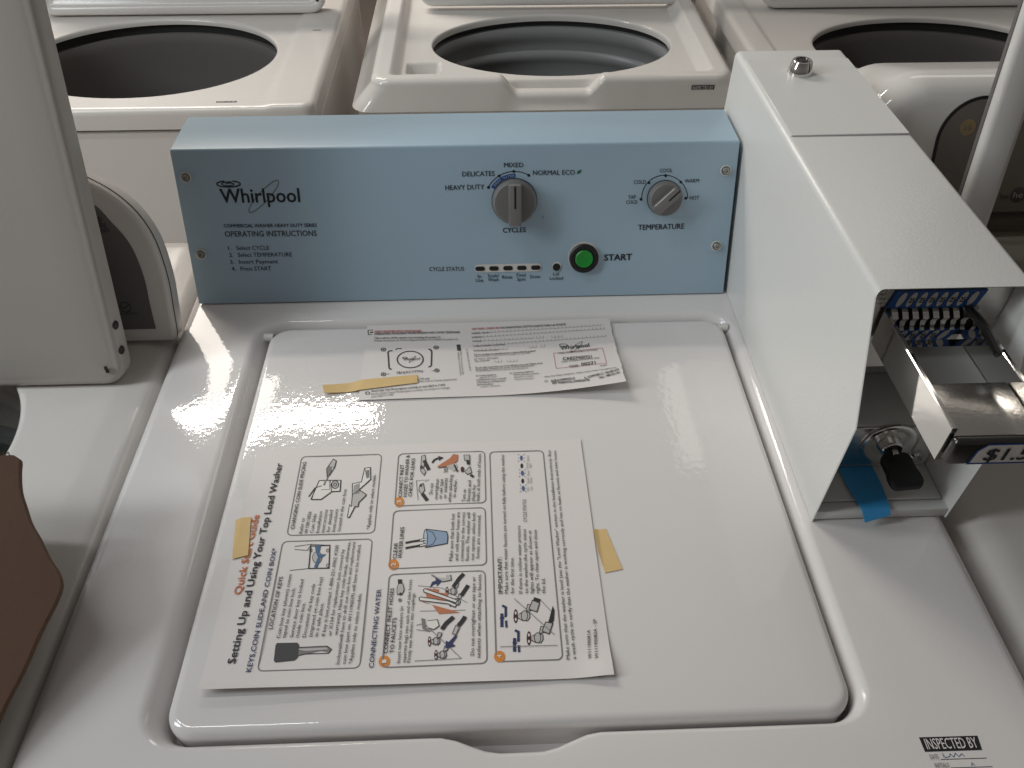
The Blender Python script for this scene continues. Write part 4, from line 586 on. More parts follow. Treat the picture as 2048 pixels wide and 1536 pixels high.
CARD_PRINT = [
('T','red','EASILY REGISTER WITH YOUR PHONE',(0.00821,0.09344),(0.05464,0.09191),0.00308,1,0),
('T','blk','ENREGISTREZ FACILEMENT VOTRE PRODUIT AVEC VOTRE TÉLÉPHONE',(0.00846,0.08992),(0.09314,0.08864),0.00282,1,0),
('T','dgr','Take a photo of the camera icon including the points (•).',(0.00844,0.08389),(0.07446,0.08186),0.00279,0.7,0),
('T','mgr',"Prenez une photo de l'icône d'appareil photo en incluant les points (•).",(0.00872,0.07996),(0.09156,0.07826),0.00277,0.5,0),
('T','blk','7816XCY7TN',(0.03316,0.03225),(0.05784,0.03337),0.00318,0.5,0),
('T','dgr','(US & CAD only)',(0.04947,0.02332),(0.06462,0.02362),0.0025,0.5,0),
('T','mgr','(États-Unis et Canada uniquement)',(0.05419,0.01999),(0.08993,0.02156),0.00248,0.3,0),
('T','dgr','Need help? Visit Photoregister.com/help or text HELP to 71403.',(0.01134,0.00947),(0.07987,0.01444),0.00263,0.7,0),
('T','mgr',"Besoin d'aide? Visitez Photoregister.com/help ou envoyez le message",(0.0112,0.00567),(0.08362,0.01079),0.00241,0.4,0),
('T','mgr','texte HELP à 71403.',(0.01145,0.00228),(0.03207,0.00406),0.0024,0.4,0),
('T','red','OR MAIL CARD IN',(0.10552,0.09299),(0.13265,0.09382),0.00285,1,0),
('T','blk','OU ENVOYEZ CETTE CARTE PAR LA POSTE',(0.1342,0.09375),(0.20058,0.0958),0.00286,1,0),
('T','dgr','NAME / NOM',(0.10573,0.08686),(0.12237,0.08723),0.00187,0.5,0),
('T','dgr','ADRESSE',(0.10594,0.0808),(0.11528,0.08104),0.00185,0.5,0),
('T','dgr','CITY / VILLE',(0.10645,0.07479),(0.11437,0.07486),0.00183,0.5,0),
('T','dgr','E-MAIL / COURRIEL / TÉLÉPHONE',(0.10693,0.06748),(0.13772,0.06867),0.00181,0.5,0),
('T','dgr',"DATE OF PURCHASE / DATE D'ACHAT",(0.10727,0.06073),(0.1306,0.06112),0.00179,0.5,0),
('T','blk','Did you purchase an extended service contract with this product?',(0.10731,0.05495),(0.16731,0.05762),0.00221,0.8,0),
('T','mgr','Avez-vous acheté un contrat de service prolongé avec ce produit?',(0.10727,0.05253),(0.16187,0.05524),0.00198,0.4,0),
('T','mgr','YES/OUI',(0.11077,0.04863),(0.11791,0.04893),0.00219,0.4,0),
('T','mgr','NO/NON',(0.12298,0.0491),(0.13015,0.04959),0.00219,0.4,0),
('T','dgr','Date of purchase',(0.10774,0.04573),(0.12186,0.04676),0.00196,0.5,0),
('T','blk','Do you plan to purchase any of the following next year? (Please check',(0.10787,0.03667),(0.17262,0.03934),0.00214,0.8,0),
('T','dgr','all that apply) / Prévoyez-vous acheter un des produits suivants?',(0.10811,0.03411),(0.16428,0.03649),0.00213,0.5,0),
('T','mgr',"l'année prochaine? (Cochez toutes les cases appropriées)",(0.10837,0.03218),(0.15819,0.0337),0.00191,0.4,0),
('T','dgr','Cooking Appliances',(0.11145,0.02572),(0.12748,0.0263),0.0021,0.6,0),
('T','mgr','Appareils de cuisson',(0.11168,0.02299),(0.12768,0.02377),0.00188,0.4,0),
('T','dgr','Dishwasher/Lave-vaisselle',(0.11161,0.02009),(0.137,0.02083),0.00207,0.6,0),
('T','dgr','Refrigerator/Réfrigérateur',(0.11182,0.01678),(0.13585,0.01778),0.00206,0.6,0),
('T','dgr','Washer/Dryer',(0.11204,0.01348),(0.12443,0.01402),0.00205,0.6,0),
('T','mgr','Laveuse / Sécheuse',(0.11226,0.01082),(0.13054,0.01176),0.00183,0.4,0),
('T','dgr','Countertop Appliances',(0.14389,0.0275),(0.16295,0.02828),0.00213,0.6,0),
('T','dgr','(Mixers,blenders,others)',(0.14403,0.02473),(0.16784,0.02521),0.00191,0.5,0),
('T','mgr','Appareils de comptoir',(0.14402,0.02177),(0.16252,0.02227),0.0019,0.4,0),
('T','mgr','Cafetière,mélangeur',(0.14415,0.01881),(0.16301,0.019),0.00189,0.4,0),
('T','dgr','MODEL NUMBER/NUMÉRO DE MODÈLE',(0.18909,0.05214),(0.22721,0.05436),0.0021,0.5,0),
('T','blk','CAE2745FQ1',(0.19246,0.04231),(0.22045,0.04292),0.0044,1,0),
('T','dgr','SERIAL NUMBER/NUMÉRO DE SÉRIE',(0.19038,0.03928),(0.22765,0.0413),0.00183,0.5,0),
('T','blk','CX30',(0.19762,0.03089),(0.20602,0.03124),0.00322,1,0),
('T','blk','00271',(0.20916,0.03178),(0.22276,0.03256),0.00472,1,0),
('T','dgr','W-5077',(0.22652,0.02804),(0.23318,0.02869),0.0022,0.5,0),
('T','dgr',"Other Easy Ways to Register / Autres moyens faciles d'enregistrement",(0.17248,0.0195),(0.24104,0.02316),0.00195,0.5,0),
('T','blk','ALLER AU WHIRLPOOL.CA',(0.17838,0.01251),(0.20076,0.01328),0.00302,1,0),
('T','blk','VISIT WHIRLPOOL.COM/REGISTER',(0.17881,0.00921),(0.21378,0.00844),0.003,1,0),
('T','blk','COMPOSER LE 1-866-807-6777',(0.21288,0.01259),(0.24321,0.01881),0.00301,1,0),
('T','blk','CALL 1-800-253-1301',(0.22289,0.00944),(0.2427,0.01399),0.00308,1,0),
('L','dgr',0.0008,[(0.00553,0.09663),(0.00541,0.09829),(0.00129,0.09778),(0.00226,0.09115),(0.00591,0.09144)],0),
('L','blk',0.0016,[(0.00355,0.09437),(0.0069,0.09468)],0),
('L','dgr',0.0016,[(0.02767,0.06591),(0.02455,0.06562),(0.02346,0.06366),(0.0258,0.04151),(0.02662,0.03997),(0.0284,0.03946)],0),
('L','dgr',0.0016,[(0.06247,0.06625),(0.06443,0.06593),(0.066,0.0625),(0.06596,0.04278),(0.06496,0.04132),(0.06306,0.04077)],0),
('L','dgr',0.001,[(0.03046,0.06712),(0.03159,0.06842),(0.03518,0.06869),(0.03643,0.06773)],0),
('L','dgr',0.0014,[(0.05792,0.05163),(0.05767,0.05369),(0.05705,0.05572),(0.05607,0.05765),(0.05477,0.05942),(0.05317,0.06097),(0.05134,0.06226),(0.04932,0.06325),(0.04717,0.06389),(0.04498,0.06418),(0.0428,0.06411),(0.0407,0.06366),(0.03875,0.06287),(0.03701,0.06175),(0.03553,0.06035),(0.03436,0.0587),(0.03353,0.05686),(0.03307,0.05488),(0.03298,0.05283),(0.03327,0.05077),(0.03394,0.04877),(0.03494,0.04687),(0.03626,0.04514),(0.03785,0.04363),(0.03967,0.04239),(0.04166,0.04144),(0.04376,0.04081),(0.04591,0.04053),(0.04804,0.04061),(0.0501,0.04103),(0.05202,0.04179),(0.05375,0.04286),(0.05523,0.04422),(0.05642,0.04583),(0.05728,0.04764),(0.05778,0.04959)],1),
('L','dgr',0.0009,[(0.02097,0.06781),(0.02082,0.06851),(0.02046,0.06915),(0.01993,0.06968),(0.01928,0.07003),(0.01857,0.07017),(0.01788,0.07009),(0.01727,0.0698),(0.01681,0.06933),(0.01653,0.06872),(0.01646,0.06803),(0.01662,0.06732),(0.01698,0.06668),(0.01751,0.06616),(0.01816,0.06581),(0.01886,0.06567),(0.01955,0.06575),(0.02015,0.06603),(0.02062,0.06651),(0.0209,0.06712)],1),
('P','blk',[(0.01962,0.06787),(0.01955,0.06819),(0.01941,0.06848),(0.01919,0.06871),(0.01893,0.06887),(0.01865,0.06893),(0.01838,0.06889),(0.01813,0.06876),(0.01795,0.06855),(0.01784,0.06827),(0.01781,0.06796),(0.01788,0.06764),(0.01802,0.06736),(0.01824,0.06712),(0.0185,0.06697),(0.01878,0.0669),(0.01906,0.06694),(0.0193,0.06707),(0.01948,0.06729),(0.01959,0.06756)]),
('L','dgr',0.0009,[(0.07237,0.06825),(0.07225,0.06895),(0.07192,0.0696),(0.07141,0.07012),(0.07077,0.07048),(0.07007,0.07062),(0.06937,0.07054),(0.06874,0.07025),(0.06825,0.06978),(0.06794,0.06916),(0.06784,0.06847),(0.06796,0.06776),(0.0683,0.06712),(0.06881,0.0666),(0.06944,0.06625),(0.07014,0.0661),(0.07084,0.06618),(0.07146,0.06647),(0.07195,0.06694),(0.07227,0.06756)],1),
('P','blk',[(0.07101,0.06831),(0.07096,0.06863),(0.07083,0.06892),(0.07062,0.06915),(0.07037,0.06931),(0.07009,0.06937),(0.06981,0.06934),(0.06956,0.06921),(0.06936,0.06899),(0.06924,0.06871),(0.0692,0.0684),(0.06925,0.06809),(0.06938,0.0678),(0.06959,0.06756),(0.06984,0.06741),(0.07012,0.06734),(0.0704,0.06738),(0.07065,0.06751),(0.07085,0.06773),(0.07097,0.068)]),
('L','dgr',0.0009,[(0.02311,0.03273),(0.02297,0.03339),(0.02262,0.034),(0.02211,0.03449),(0.02148,0.03482),(0.0208,0.03495),(0.02013,0.03488),(0.01954,0.03461),(0.01908,0.03417),(0.01881,0.03359),(0.01875,0.03295),(0.0189,0.03229),(0.01924,0.03169),(0.01976,0.0312),(0.02038,0.03087),(0.02106,0.03074),(0.02173,0.03081),(0.02232,0.03107),(0.02277,0.03152),(0.02305,0.03209)],1),
('P','blk',[(0.0218,0.0328),(0.02174,0.03309),(0.0216,0.03336),(0.0214,0.03358),(0.02114,0.03373),(0.02087,0.03379),(0.0206,0.03376),(0.02037,0.03363),(0.02019,0.03343),(0.02008,0.03317),(0.02006,0.03288),(0.02012,0.03259),(0.02026,0.03232),(0.02047,0.0321),(0.02072,0.03195),(0.02099,0.03189),(0.02126,0.03193),(0.02149,0.03205),(0.02167,0.03225),(0.02178,0.03251)]),
('L','dgr',0.0009,[(0.07356,0.03557),(0.07345,0.03623),(0.07313,0.03684),(0.07263,0.03734),(0.07201,0.03767),(0.07133,0.03781),(0.07066,0.03773),(0.07005,0.03746),(0.06957,0.03701),(0.06927,0.03643),(0.06917,0.03578),(0.06929,0.03512),(0.06961,0.03451),(0.0701,0.03402),(0.07072,0.03369),(0.0714,0.03355),(0.07207,0.03363),(0.07268,0.0339),(0.07316,0.03434),(0.07346,0.03492)],1),
('P','blk',[(0.07224,0.03563),(0.0722,0.03593),(0.07207,0.0362),(0.07187,0.03643),(0.07162,0.03657),(0.07135,0.03663),(0.07108,0.0366),(0.07084,0.03648),(0.07065,0.03627),(0.07053,0.03601),(0.07049,0.03572),(0.07054,0.03542),(0.07067,0.03515),(0.07086,0.03493),(0.07111,0.03478),(0.07138,0.03472),(0.07165,0.03475),(0.07189,0.03488),(0.07209,0.03508),(0.07221,0.03534)]),
('L','blk',0.0005,[(0.02368,0.03292),(0.02657,0.0332)],0),
('L','blk',0.0005,[(0.06626,0.03529),(0.06874,0.03538)],0),
('P','dgr',[(0.09003,0.0717),(0.09381,0.07174),(0.09452,0.06291),(0.09091,0.06263)]),
('T','dgr','DETACH HERE',(0.0946,0.02821),(0.09225,0.06034),0.00131,0.5,0),
('T','dgr','REGISTRATION CARD',(0.09665,0.02916),(0.09452,0.06246),0.00117,0.5,0),
('T','dgr','PLIER ET DÉTACHER ICI',(0.10386,0.03367),(0.10055,0.06441),0.00132,0.4,0),
('T','blk','Whirlpool',(0.19179,0.05826),(0.22052,0.0609),0.00566,1,0),
('L','dgr',0.0004,[(0.21409,0.06975),(0.21365,0.06996),(0.21278,0.06962),(0.21155,0.06874),(0.21005,0.06739),(0.20838,0.06566),(0.20666,0.06368),(0.20501,0.06158),(0.20353,0.0595),(0.20233,0.05759),(0.20148,0.05597),(0.20105,0.05474),(0.20105,0.054),(0.20149,0.05377),(0.20234,0.05409),(0.20354,0.05493),(0.20501,0.05624),(0.20666,0.05793),(0.20837,0.0599),(0.21003,0.062),(0.21153,0.06411),(0.21276,0.06606),(0.21363,0.06772),(0.21409,0.06898)],1),
('L','blk',0.0006,[(0.19906,0.06545),(0.19883,0.06615),(0.19803,0.06679),(0.19678,0.06726),(0.19527,0.06749),(0.19373,0.06745),(0.1924,0.06714),(0.19148,0.06662),(0.19111,0.06596),(0.19135,0.06527),(0.19215,0.06464),(0.1934,0.06417),(0.19491,0.06393),(0.19644,0.06397),(0.19777,0.06427),(0.19869,0.06479)],1),
('T','blk','Whirlpool',(0.03885,0.0508),(0.05481,0.05134),0.00307,1,0),
('L','dgr',0.0004,[(0.05044,0.05648),(0.05017,0.05659),(0.04971,0.05641),(0.0491,0.05594),(0.04837,0.05522),(0.04758,0.0543),(0.04678,0.05325),(0.04603,0.05213),(0.04537,0.05102),(0.04485,0.04999),(0.04451,0.04913),(0.04436,0.04848),(0.04443,0.04808),(0.04469,0.04797),(0.04515,0.04815),(0.04575,0.04861),(0.04647,0.04932),(0.04726,0.05023),(0.04806,0.05129),(0.04881,0.0524),(0.04948,0.05352),(0.05,0.05455),(0.05035,0.05542),(0.0505,0.05608)],1),
('L','blk',0.0006,[(0.04236,0.05477),(0.04217,0.05514),(0.04167,0.05547),(0.04093,0.05571),(0.04006,0.05583),(0.03921,0.0558),(0.03849,0.05562),(0.03801,0.05534),(0.03786,0.05498),(0.03805,0.05461),(0.03855,0.05428),(0.03929,0.05404),(0.04015,0.05393),(0.04101,0.05396),(0.04173,0.05413),(0.0422,0.05441)],1),
('L','red',0.0004,[(0.1843,0.05391),(0.23268,0.05787),(0.23309,0.033),(0.18491,0.03142)],1),
('L','mgr',0.0003,[(0.10544,0.08758),(0.23634,0.0936)],0),
('L','mgr',0.0003,[(0.10544,0.08758),(0.10533,0.09041)],0),
('L','mgr',0.0003,[(0.10936,0.08776),(0.10926,0.09059)],0),
('L','mgr',0.0003,[(0.11328,0.08794),(0.11319,0.09077)],0),
('L','mgr',0.0003,[(0.11721,0.08812),(0.11713,0.09095)],0),
('L','mgr',0.0003,[(0.12114,0.0883),(0.12107,0.09113)],0),
('L','mgr',0.0003,[(0.12507,0.08848),(0.12501,0.09132)],0),
('L','mgr',0.0003,[(0.12901,0.08867),(0.12896,0.0915)],0),
('L','mgr',0.0003,[(0.13295,0.08885),(0.13291,0.09168)],0),
('L','mgr',0.0003,[(0.13689,0.08903),(0.13686,0.09186)],0),
('L','mgr',0.0003,[(0.14083,0.08921),(0.14081,0.09205)],0),
('L','mgr',0.0003,[(0.14478,0.08939),(0.14477,0.09223)],0),
('L','mgr',0.0003,[(0.14873,0.08957),(0.14873,0.09241)],0),
('L','mgr',0.0003,[(0.15268,0.08975),(0.15269,0.0926)],0),
('L','mgr',0.0003,[(0.15664,0.08994),(0.15666,0.09278)],0),
('L','mgr',0.0003,[(0.16059,0.09012),(0.16062,0.09296)],0),
('L','mgr',0.0003,[(0.16456,0.0903),(0.16459,0.09315)],0),
('L','mgr',0.0003,[(0.16852,0.09048),(0.16857,0.09333)],0),
('L','mgr',0.0003,[(0.17249,0.09067),(0.17255,0.09352)],0),
('L','mgr',0.0003,[(0.17646,0.09085),(0.17652,0.0937)],0),
('L','mgr',0.0003,[(0.18043,0.09103),(0.18051,0.09388)],0),
('L','mgr',0.0003,[(0.1844,0.09121),(0.18449,0.09407)],0),
('L','mgr',0.0003,[(0.18838,0.0914),(0.18848,0.09425)],0),
('L','mgr',0.0003,[(0.19236,0.09158),(0.19247,0.09444)],0),
('L','mgr',0.0003,[(0.19634,0.09176),(0.19647,0.09462)],0),
('L','mgr',0.0003,[(0.20033,0.09195),(0.20046,0.09481)],0),
('L','mgr',0.0003,[(0.20432,0.09213),(0.20446,0.09499)],0),
('L','mgr',0.0003,[(0.20831,0.09231),(0.20846,0.09518)],0),
('L','mgr',0.0003,[(0.21231,0.0925),(0.21247,0.09536)],0),
('L','mgr',0.0003,[(0.21631,0.09268),(0.21648,0.09555)],0),
('L','mgr',0.0003,[(0.22031,0.09287),(0.22049,0.09573)],0),
('L','mgr',0.0003,[(0.22431,0.09305),(0.2245,0.09592)],0),
('L','mgr',0.0003,[(0.22832,0.09323),(0.22852,0.09611)],0),
('L','mgr',0.0003,[(0.23232,0.09342),(0.23254,0.09629)],0),
('L','mgr',0.0003,[(0.23634,0.0936),(0.23656,0.09648)],0),
('L','mgr',0.0003,[(0.10564,0.08128),(0.23872,0.088)],0),
('L','mgr',0.0003,[(0.10564,0.08128),(0.10553,0.08407)],0),
('L','mgr',0.0003,[(0.10951,0.08147),(0.10941,0.08427)],0),
('L','mgr',0.0003,[(0.11338,0.08167),(0.11329,0.08446)],0),
('L','mgr',0.0003,[(0.11725,0.08186),(0.11717,0.08466)],0),
('L','mgr',0.0003,[(0.12113,0.08206),(0.12106,0.08486)],0),
('L','mgr',0.0003,[(0.125,0.08226),(0.12494,0.08506)],0),
('L','mgr',0.0003,[(0.12888,0.08245),(0.12883,0.08525)],0),
('L','mgr',0.0003,[(0.13277,0.08265),(0.13273,0.08545)],0),
('L','mgr',0.0003,[(0.13665,0.08284),(0.13662,0.08565)],0),
('L','mgr',0.0003,[(0.14054,0.08304),(0.14052,0.08585)],0),
('L','mgr',0.0003,[(0.14444,0.08324),(0.14442,0.08605)],0),
('L','mgr',0.0003,[(0.14833,0.08343),(0.14833,0.08624)],0),
('L','mgr',0.0003,[(0.15223,0.08363),(0.15224,0.08644)],0),
('L','mgr',0.0003,[(0.15613,0.08383),(0.15615,0.08664)],0),
('L','mgr',0.0003,[(0.16003,0.08403),(0.16006,0.08684)],0),
('L','mgr',0.0003,[(0.16394,0.08422),(0.16398,0.08704)],0),
('L','mgr',0.0003,[(0.16785,0.08442),(0.1679,0.08724)],0),
('L','mgr',0.0003,[(0.17176,0.08462),(0.17182,0.08744)],0),
('L','mgr',0.0003,[(0.17568,0.08482),(0.17574,0.08764)],0),
('L','mgr',0.0003,[(0.1796,0.08501),(0.17967,0.08784)],0),
('L','mgr',0.0003,[(0.18352,0.08521),(0.1836,0.08804)],0),
('L','mgr',0.0003,[(0.18744,0.08541),(0.18754,0.08824)],0),
('L','mgr',0.0003,[(0.19137,0.08561),(0.19147,0.08844)],0),
('L','mgr',0.0003,[(0.1953,0.08581),(0.19541,0.08864)],0),
('L','mgr',0.0003,[(0.19923,0.08601),(0.19936,0.08884)],0),
('L','mgr',0.0003,[(0.20316,0.0862),(0.2033,0.08904)],0),
('L','mgr',0.0003,[(0.2071,0.0864),(0.20725,0.08924)],0),
('L','mgr',0.0003,[(0.21104,0.0866),(0.2112,0.08944)],0),
('L','mgr',0.0003,[(0.21499,0.0868),(0.21516,0.08964)],0),
('L','mgr',0.0003,[(0.21894,0.087),(0.21911,0.08984)],0),
('L','mgr',0.0003,[(0.22289,0.0872),(0.22307,0.09004)],0),
('L','mgr',0.0003,[(0.22684,0.0874),(0.22704,0.09024)],0),
('L','mgr',0.0003,[(0.23079,0.0876),(0.231,0.09044)],0),
('L','mgr',0.0003,[(0.23475,0.0878),(0.23497,0.09064)],0),
('L','mgr',0.0003,[(0.23872,0.088),(0.23894,0.09085)],0),
('L','mgr',0.0003,[(0.10616,0.07549),(0.16647,0.0776)],0),
('L','mgr',0.0003,[(0.10616,0.07549),(0.10605,0.07825)],0),
('L','mgr',0.0003,[(0.11016,0.07563),(0.11007,0.0784)],0),
('L','mgr',0.0003,[(0.11417,0.07578),(0.11408,0.07854)],0),
('L','mgr',0.0003,[(0.11818,0.07592),(0.1181,0.07869)],0),
('L','mgr',0.0003,[(0.12219,0.07606),(0.12212,0.07883)],0),
('L','mgr',0.0003,[(0.1262,0.0762),(0.12614,0.07897)],0),
('L','mgr',0.0003,[(0.13022,0.07634),(0.13017,0.07912)],0),
('L','mgr',0.0003,[(0.13423,0.07648),(0.1342,0.07926)],0),
('L','mgr',0.0003,[(0.13825,0.07662),(0.13823,0.0794)],0),
('L','mgr',0.0003,[(0.14228,0.07676),(0.14226,0.07955)],0),
('L','mgr',0.0003,[(0.1463,0.0769),(0.1463,0.07969)],0),
('L','mgr',0.0003,[(0.15033,0.07704),(0.15034,0.07983)],0),
('L','mgr',0.0003,[(0.15436,0.07718),(0.15438,0.07998)],0),
('L','mgr',0.0003,[(0.1584,0.07732),(0.15842,0.08012)],0),
('L','mgr',0.0003,[(0.16244,0.07746),(0.16247,0.08027)],0),
('L','mgr',0.0003,[(0.16647,0.0776),(0.16652,0.08041)],0),
('L','mgr',0.0003,[(0.10665,0.0684),(0.23863,0.07611)],0),
('L','mgr',0.0003,[(0.10665,0.0684),(0.10654,0.07113)],0),
('L','mgr',0.0003,[(0.11048,0.06864),(0.11038,0.07137)],0),
('L','mgr',0.0003,[(0.11431,0.06887),(0.11423,0.0716)],0),
('L','mgr',0.0003,[(0.11815,0.0691),(0.11808,0.07184)],0),
('L','mgr',0.0003,[(0.12199,0.06933),(0.12193,0.07207)],0),
('L','mgr',0.0003,[(0.12584,0.06956),(0.12578,0.0723)],0),
('L','mgr',0.0003,[(0.12969,0.06979),(0.12964,0.07254)],0),
('L','mgr',0.0003,[(0.13354,0.07002),(0.1335,0.07277)],0),
('L','mgr',0.0003,[(0.13739,0.07025),(0.13736,0.073)],0),
('L','mgr',0.0003,[(0.14125,0.07047),(0.14123,0.07323)],0),
('L','mgr',0.0003,[(0.14511,0.0707),(0.1451,0.07346)],0),
('L','mgr',0.0003,[(0.14897,0.07092),(0.14897,0.07369)],0),
('L','mgr',0.0003,[(0.15283,0.07115),(0.15284,0.07392)],0),
('L','mgr',0.0003,[(0.1567,0.07137),(0.15672,0.07415)],0),
('L','mgr',0.0003,[(0.16057,0.07159),(0.1606,0.07438)],0),
('L','mgr',0.0003,[(0.16445,0.07182),(0.16449,0.07461)],0),
('L','mgr',0.0003,[(0.16832,0.07204),(0.16838,0.07484)],0),
('L','mgr',0.0003,[(0.1722,0.07226),(0.17227,0.07507)],0),
('L','mgr',0.0003,[(0.17609,0.07249),(0.17616,0.0753)],0),
('L','mgr',0.0003,[(0.17997,0.07271),(0.18006,0.07553)],0),
('L','mgr',0.0003,[(0.18386,0.07293),(0.18396,0.07576)],0),
('L','mgr',0.0003,[(0.18775,0.07315),(0.18786,0.076)],0),
('L','mgr',0.0003,[(0.19165,0.07338),(0.19176,0.07623)],0),
('L','mgr',0.0003,[(0.19554,0.0736),(0.19567,0.07646)],0),
('L','mgr',0.0003,[(0.19944,0.07383),(0.19959,0.07669)],0),
('L','mgr',0.0003,[(0.20335,0.07405),(0.2035,0.07693)],0),
('L','mgr',0.0003,[(0.20726,0.07428),(0.20742,0.07716)],0),
('L','mgr',0.0003,[(0.21117,0.0745),(0.21134,0.0774)],0),
('L','mgr',0.0003,[(0.21508,0.07473),(0.21527,0.07764)],0),
('L','mgr',0.0003,[(0.219,0.07496),(0.2192,0.07788)],0),
('L','mgr',0.0003,[(0.22291,0.07519),(0.22313,0.07812)],0),
('L','mgr',0.0003,[(0.22684,0.07542),(0.22706,0.07836)],0),
('L','mgr',0.0003,[(0.23076,0.07565),(0.231,0.0786)],0),
('L','mgr',0.0003,[(0.23469,0.07588),(0.23494,0.07884)],0),
('L','mgr',0.0003,[(0.23863,0.07611),(0.23889,0.07909)],0),
('L','mgr',0.0003,[(0.10699,0.06186),(0.13972,0.06289)],0),
('L','mgr',0.0003,[(0.10699,0.06186),(0.10688,0.06455)],0),
('L','mgr',0.0003,[(0.11107,0.06199),(0.11098,0.06469)],0),
('L','mgr',0.0003,[(0.11516,0.06213),(0.11507,0.06483)],0),
('L','mgr',0.0003,[(0.11924,0.06226),(0.11917,0.06497)],0),
('L','mgr',0.0003,[(0.12334,0.06239),(0.12327,0.0651)],0),
('L','mgr',0.0003,[(0.12743,0.06252),(0.12738,0.06523)],0),
('L','mgr',0.0003,[(0.13152,0.06265),(0.13148,0.06536)],0),
('L','mgr',0.0003,[(0.13562,0.06277),(0.13559,0.06548)],0),
('L','mgr',0.0003,[(0.13972,0.06289),(0.1397,0.06561)],0),
('L','mgr',0.0003,[(0.16953,0.07744),(0.17632,0.0778)],0),
('L','mgr',0.0003,[(0.16953,0.07744),(0.1696,0.08049)],0),
('L','mgr',0.0003,[(0.17292,0.07762),(0.173,0.08068)],0),
('L','mgr',0.0003,[(0.17632,0.0778),(0.17641,0.08086)],0),
('L','mgr',0.0003,[(0.18492,0.07783),(0.19513,0.07837)],0),
('L','mgr',0.0003,[(0.18492,0.07783),(0.18504,0.0809)],0),
('L','mgr',0.0003,[(0.18832,0.07801),(0.18845,0.08109)],0),
('L','mgr',0.0003,[(0.19172,0.07819),(0.19186,0.08128)],0),
('L','mgr',0.0003,[(0.19513,0.07837),(0.19528,0.08146)],0),
('L','mgr',0.0003,[(0.16168,0.06347),(0.16837,0.06376)],0),
('L','mgr',0.0003,[(0.16168,0.06347),(0.16173,0.06646)],0),
('L','mgr',0.0003,[(0.16502,0.06362),(0.16508,0.06661)],0),
('L','mgr',0.0003,[(0.16837,0.06376),(0.16844,0.06677)],0),
('L','mgr',0.0003,[(0.17308,0.06394),(0.17642,0.06409)],0),
('L','mgr',0.0003,[(0.17308,0.06394),(0.17316,0.06696)],0),
('L','mgr',0.0003,[(0.17642,0.06409),(0.17652,0.06711)],0),
('L','mgr',0.0003,[(0.12698,0.04452),(0.13352,0.04479)],0),
('L','mgr',0.0003,[(0.12698,0.04452),(0.12694,0.04736)],0),
('L','mgr',0.0003,[(0.13025,0.04466),(0.13021,0.0475)],0),
('L','mgr',0.0003,[(0.13352,0.04479),(0.13349,0.04764)],0),
('L','mgr',0.0003,[(0.13885,0.04447),(0.14867,0.04483)],0),
('L','mgr',0.0003,[(0.13885,0.04447),(0.13884,0.04732)],0),
('L','mgr',0.0003,[(0.14212,0.04459),(0.14212,0.04745)],0),
('L','mgr',0.0003,[(0.1454,0.04471),(0.1454,0.04758)],0),
('L','mgr',0.0003,[(0.14867,0.04483),(0.14869,0.0477)],0),
('L','dgr',0.0003,[(0.1075,0.04879),(0.10958,0.04891),(0.10947,0.05066),(0.10738,0.05054)],1),
('L','dgr',0.0003,[(0.12001,0.04948),(0.1221,0.04959),(0.12201,0.05135),(0.11992,0.05124)],1),
('L','dgr',0.0003,[(0.10854,0.02586),(0.11058,0.02597),(0.11047,0.02765),(0.10843,0.02754)],1),
('L','dgr',0.0003,[(0.109,0.02001),(0.11103,0.02012),(0.11092,0.02178),(0.10889,0.02167)],1),
('L','dgr',0.0003,[(0.10923,0.0169),(0.11125,0.01701),(0.11114,0.01867),(0.10912,0.01856)],1),
('L','dgr',0.0003,[(0.10945,0.01361),(0.11147,0.01372),(0.11136,0.01536),(0.10934,0.01525)],1),
('L','dgr',0.0003,[(0.14068,0.02752),(0.14272,0.02759),(0.14267,0.0293),(0.14061,0.02923)],1),
('L','mgr',0.0005,[(0.17522,0.0142),(0.17519,0.01461),(0.17504,0.01499),(0.17478,0.01531),(0.17443,0.01553),(0.17404,0.01564),(0.17364,0.01563),(0.17326,0.01549),(0.17295,0.01524),(0.17274,0.0149),(0.17265,0.01451),(0.17268,0.01411),(0.17283,0.01373),(0.17309,0.01342),(0.17343,0.01319),(0.17383,0.01308),(0.17423,0.01309),(0.1746,0.01323),(0.17491,0.01348),(0.17512,0.01382)],1),
('L','dgr',0.0008,[(0.00971,0.00854),(0.00958,0.00905),(0.00929,0.00951),(0.00885,0.00989),(0.00832,0.01014),(0.00774,0.01025),(0.00717,0.0102),(0.00668,0.00999),(0.0063,0.00965),(0.00607,0.00922),(0.00602,0.00872),(0.00615,0.00822),(0.00644,0.00776),(0.00688,0.00739),(0.00741,0.00713),(0.00799,0.00703),(0.00855,0.00708),(0.00905,0.00728),(0.00943,0.00762),(0.00966,0.00805)],1),
('L','blk',0.0008,[(0.20993,0.01544),(0.21036,0.01304),(0.2119,0.01277)],0)]
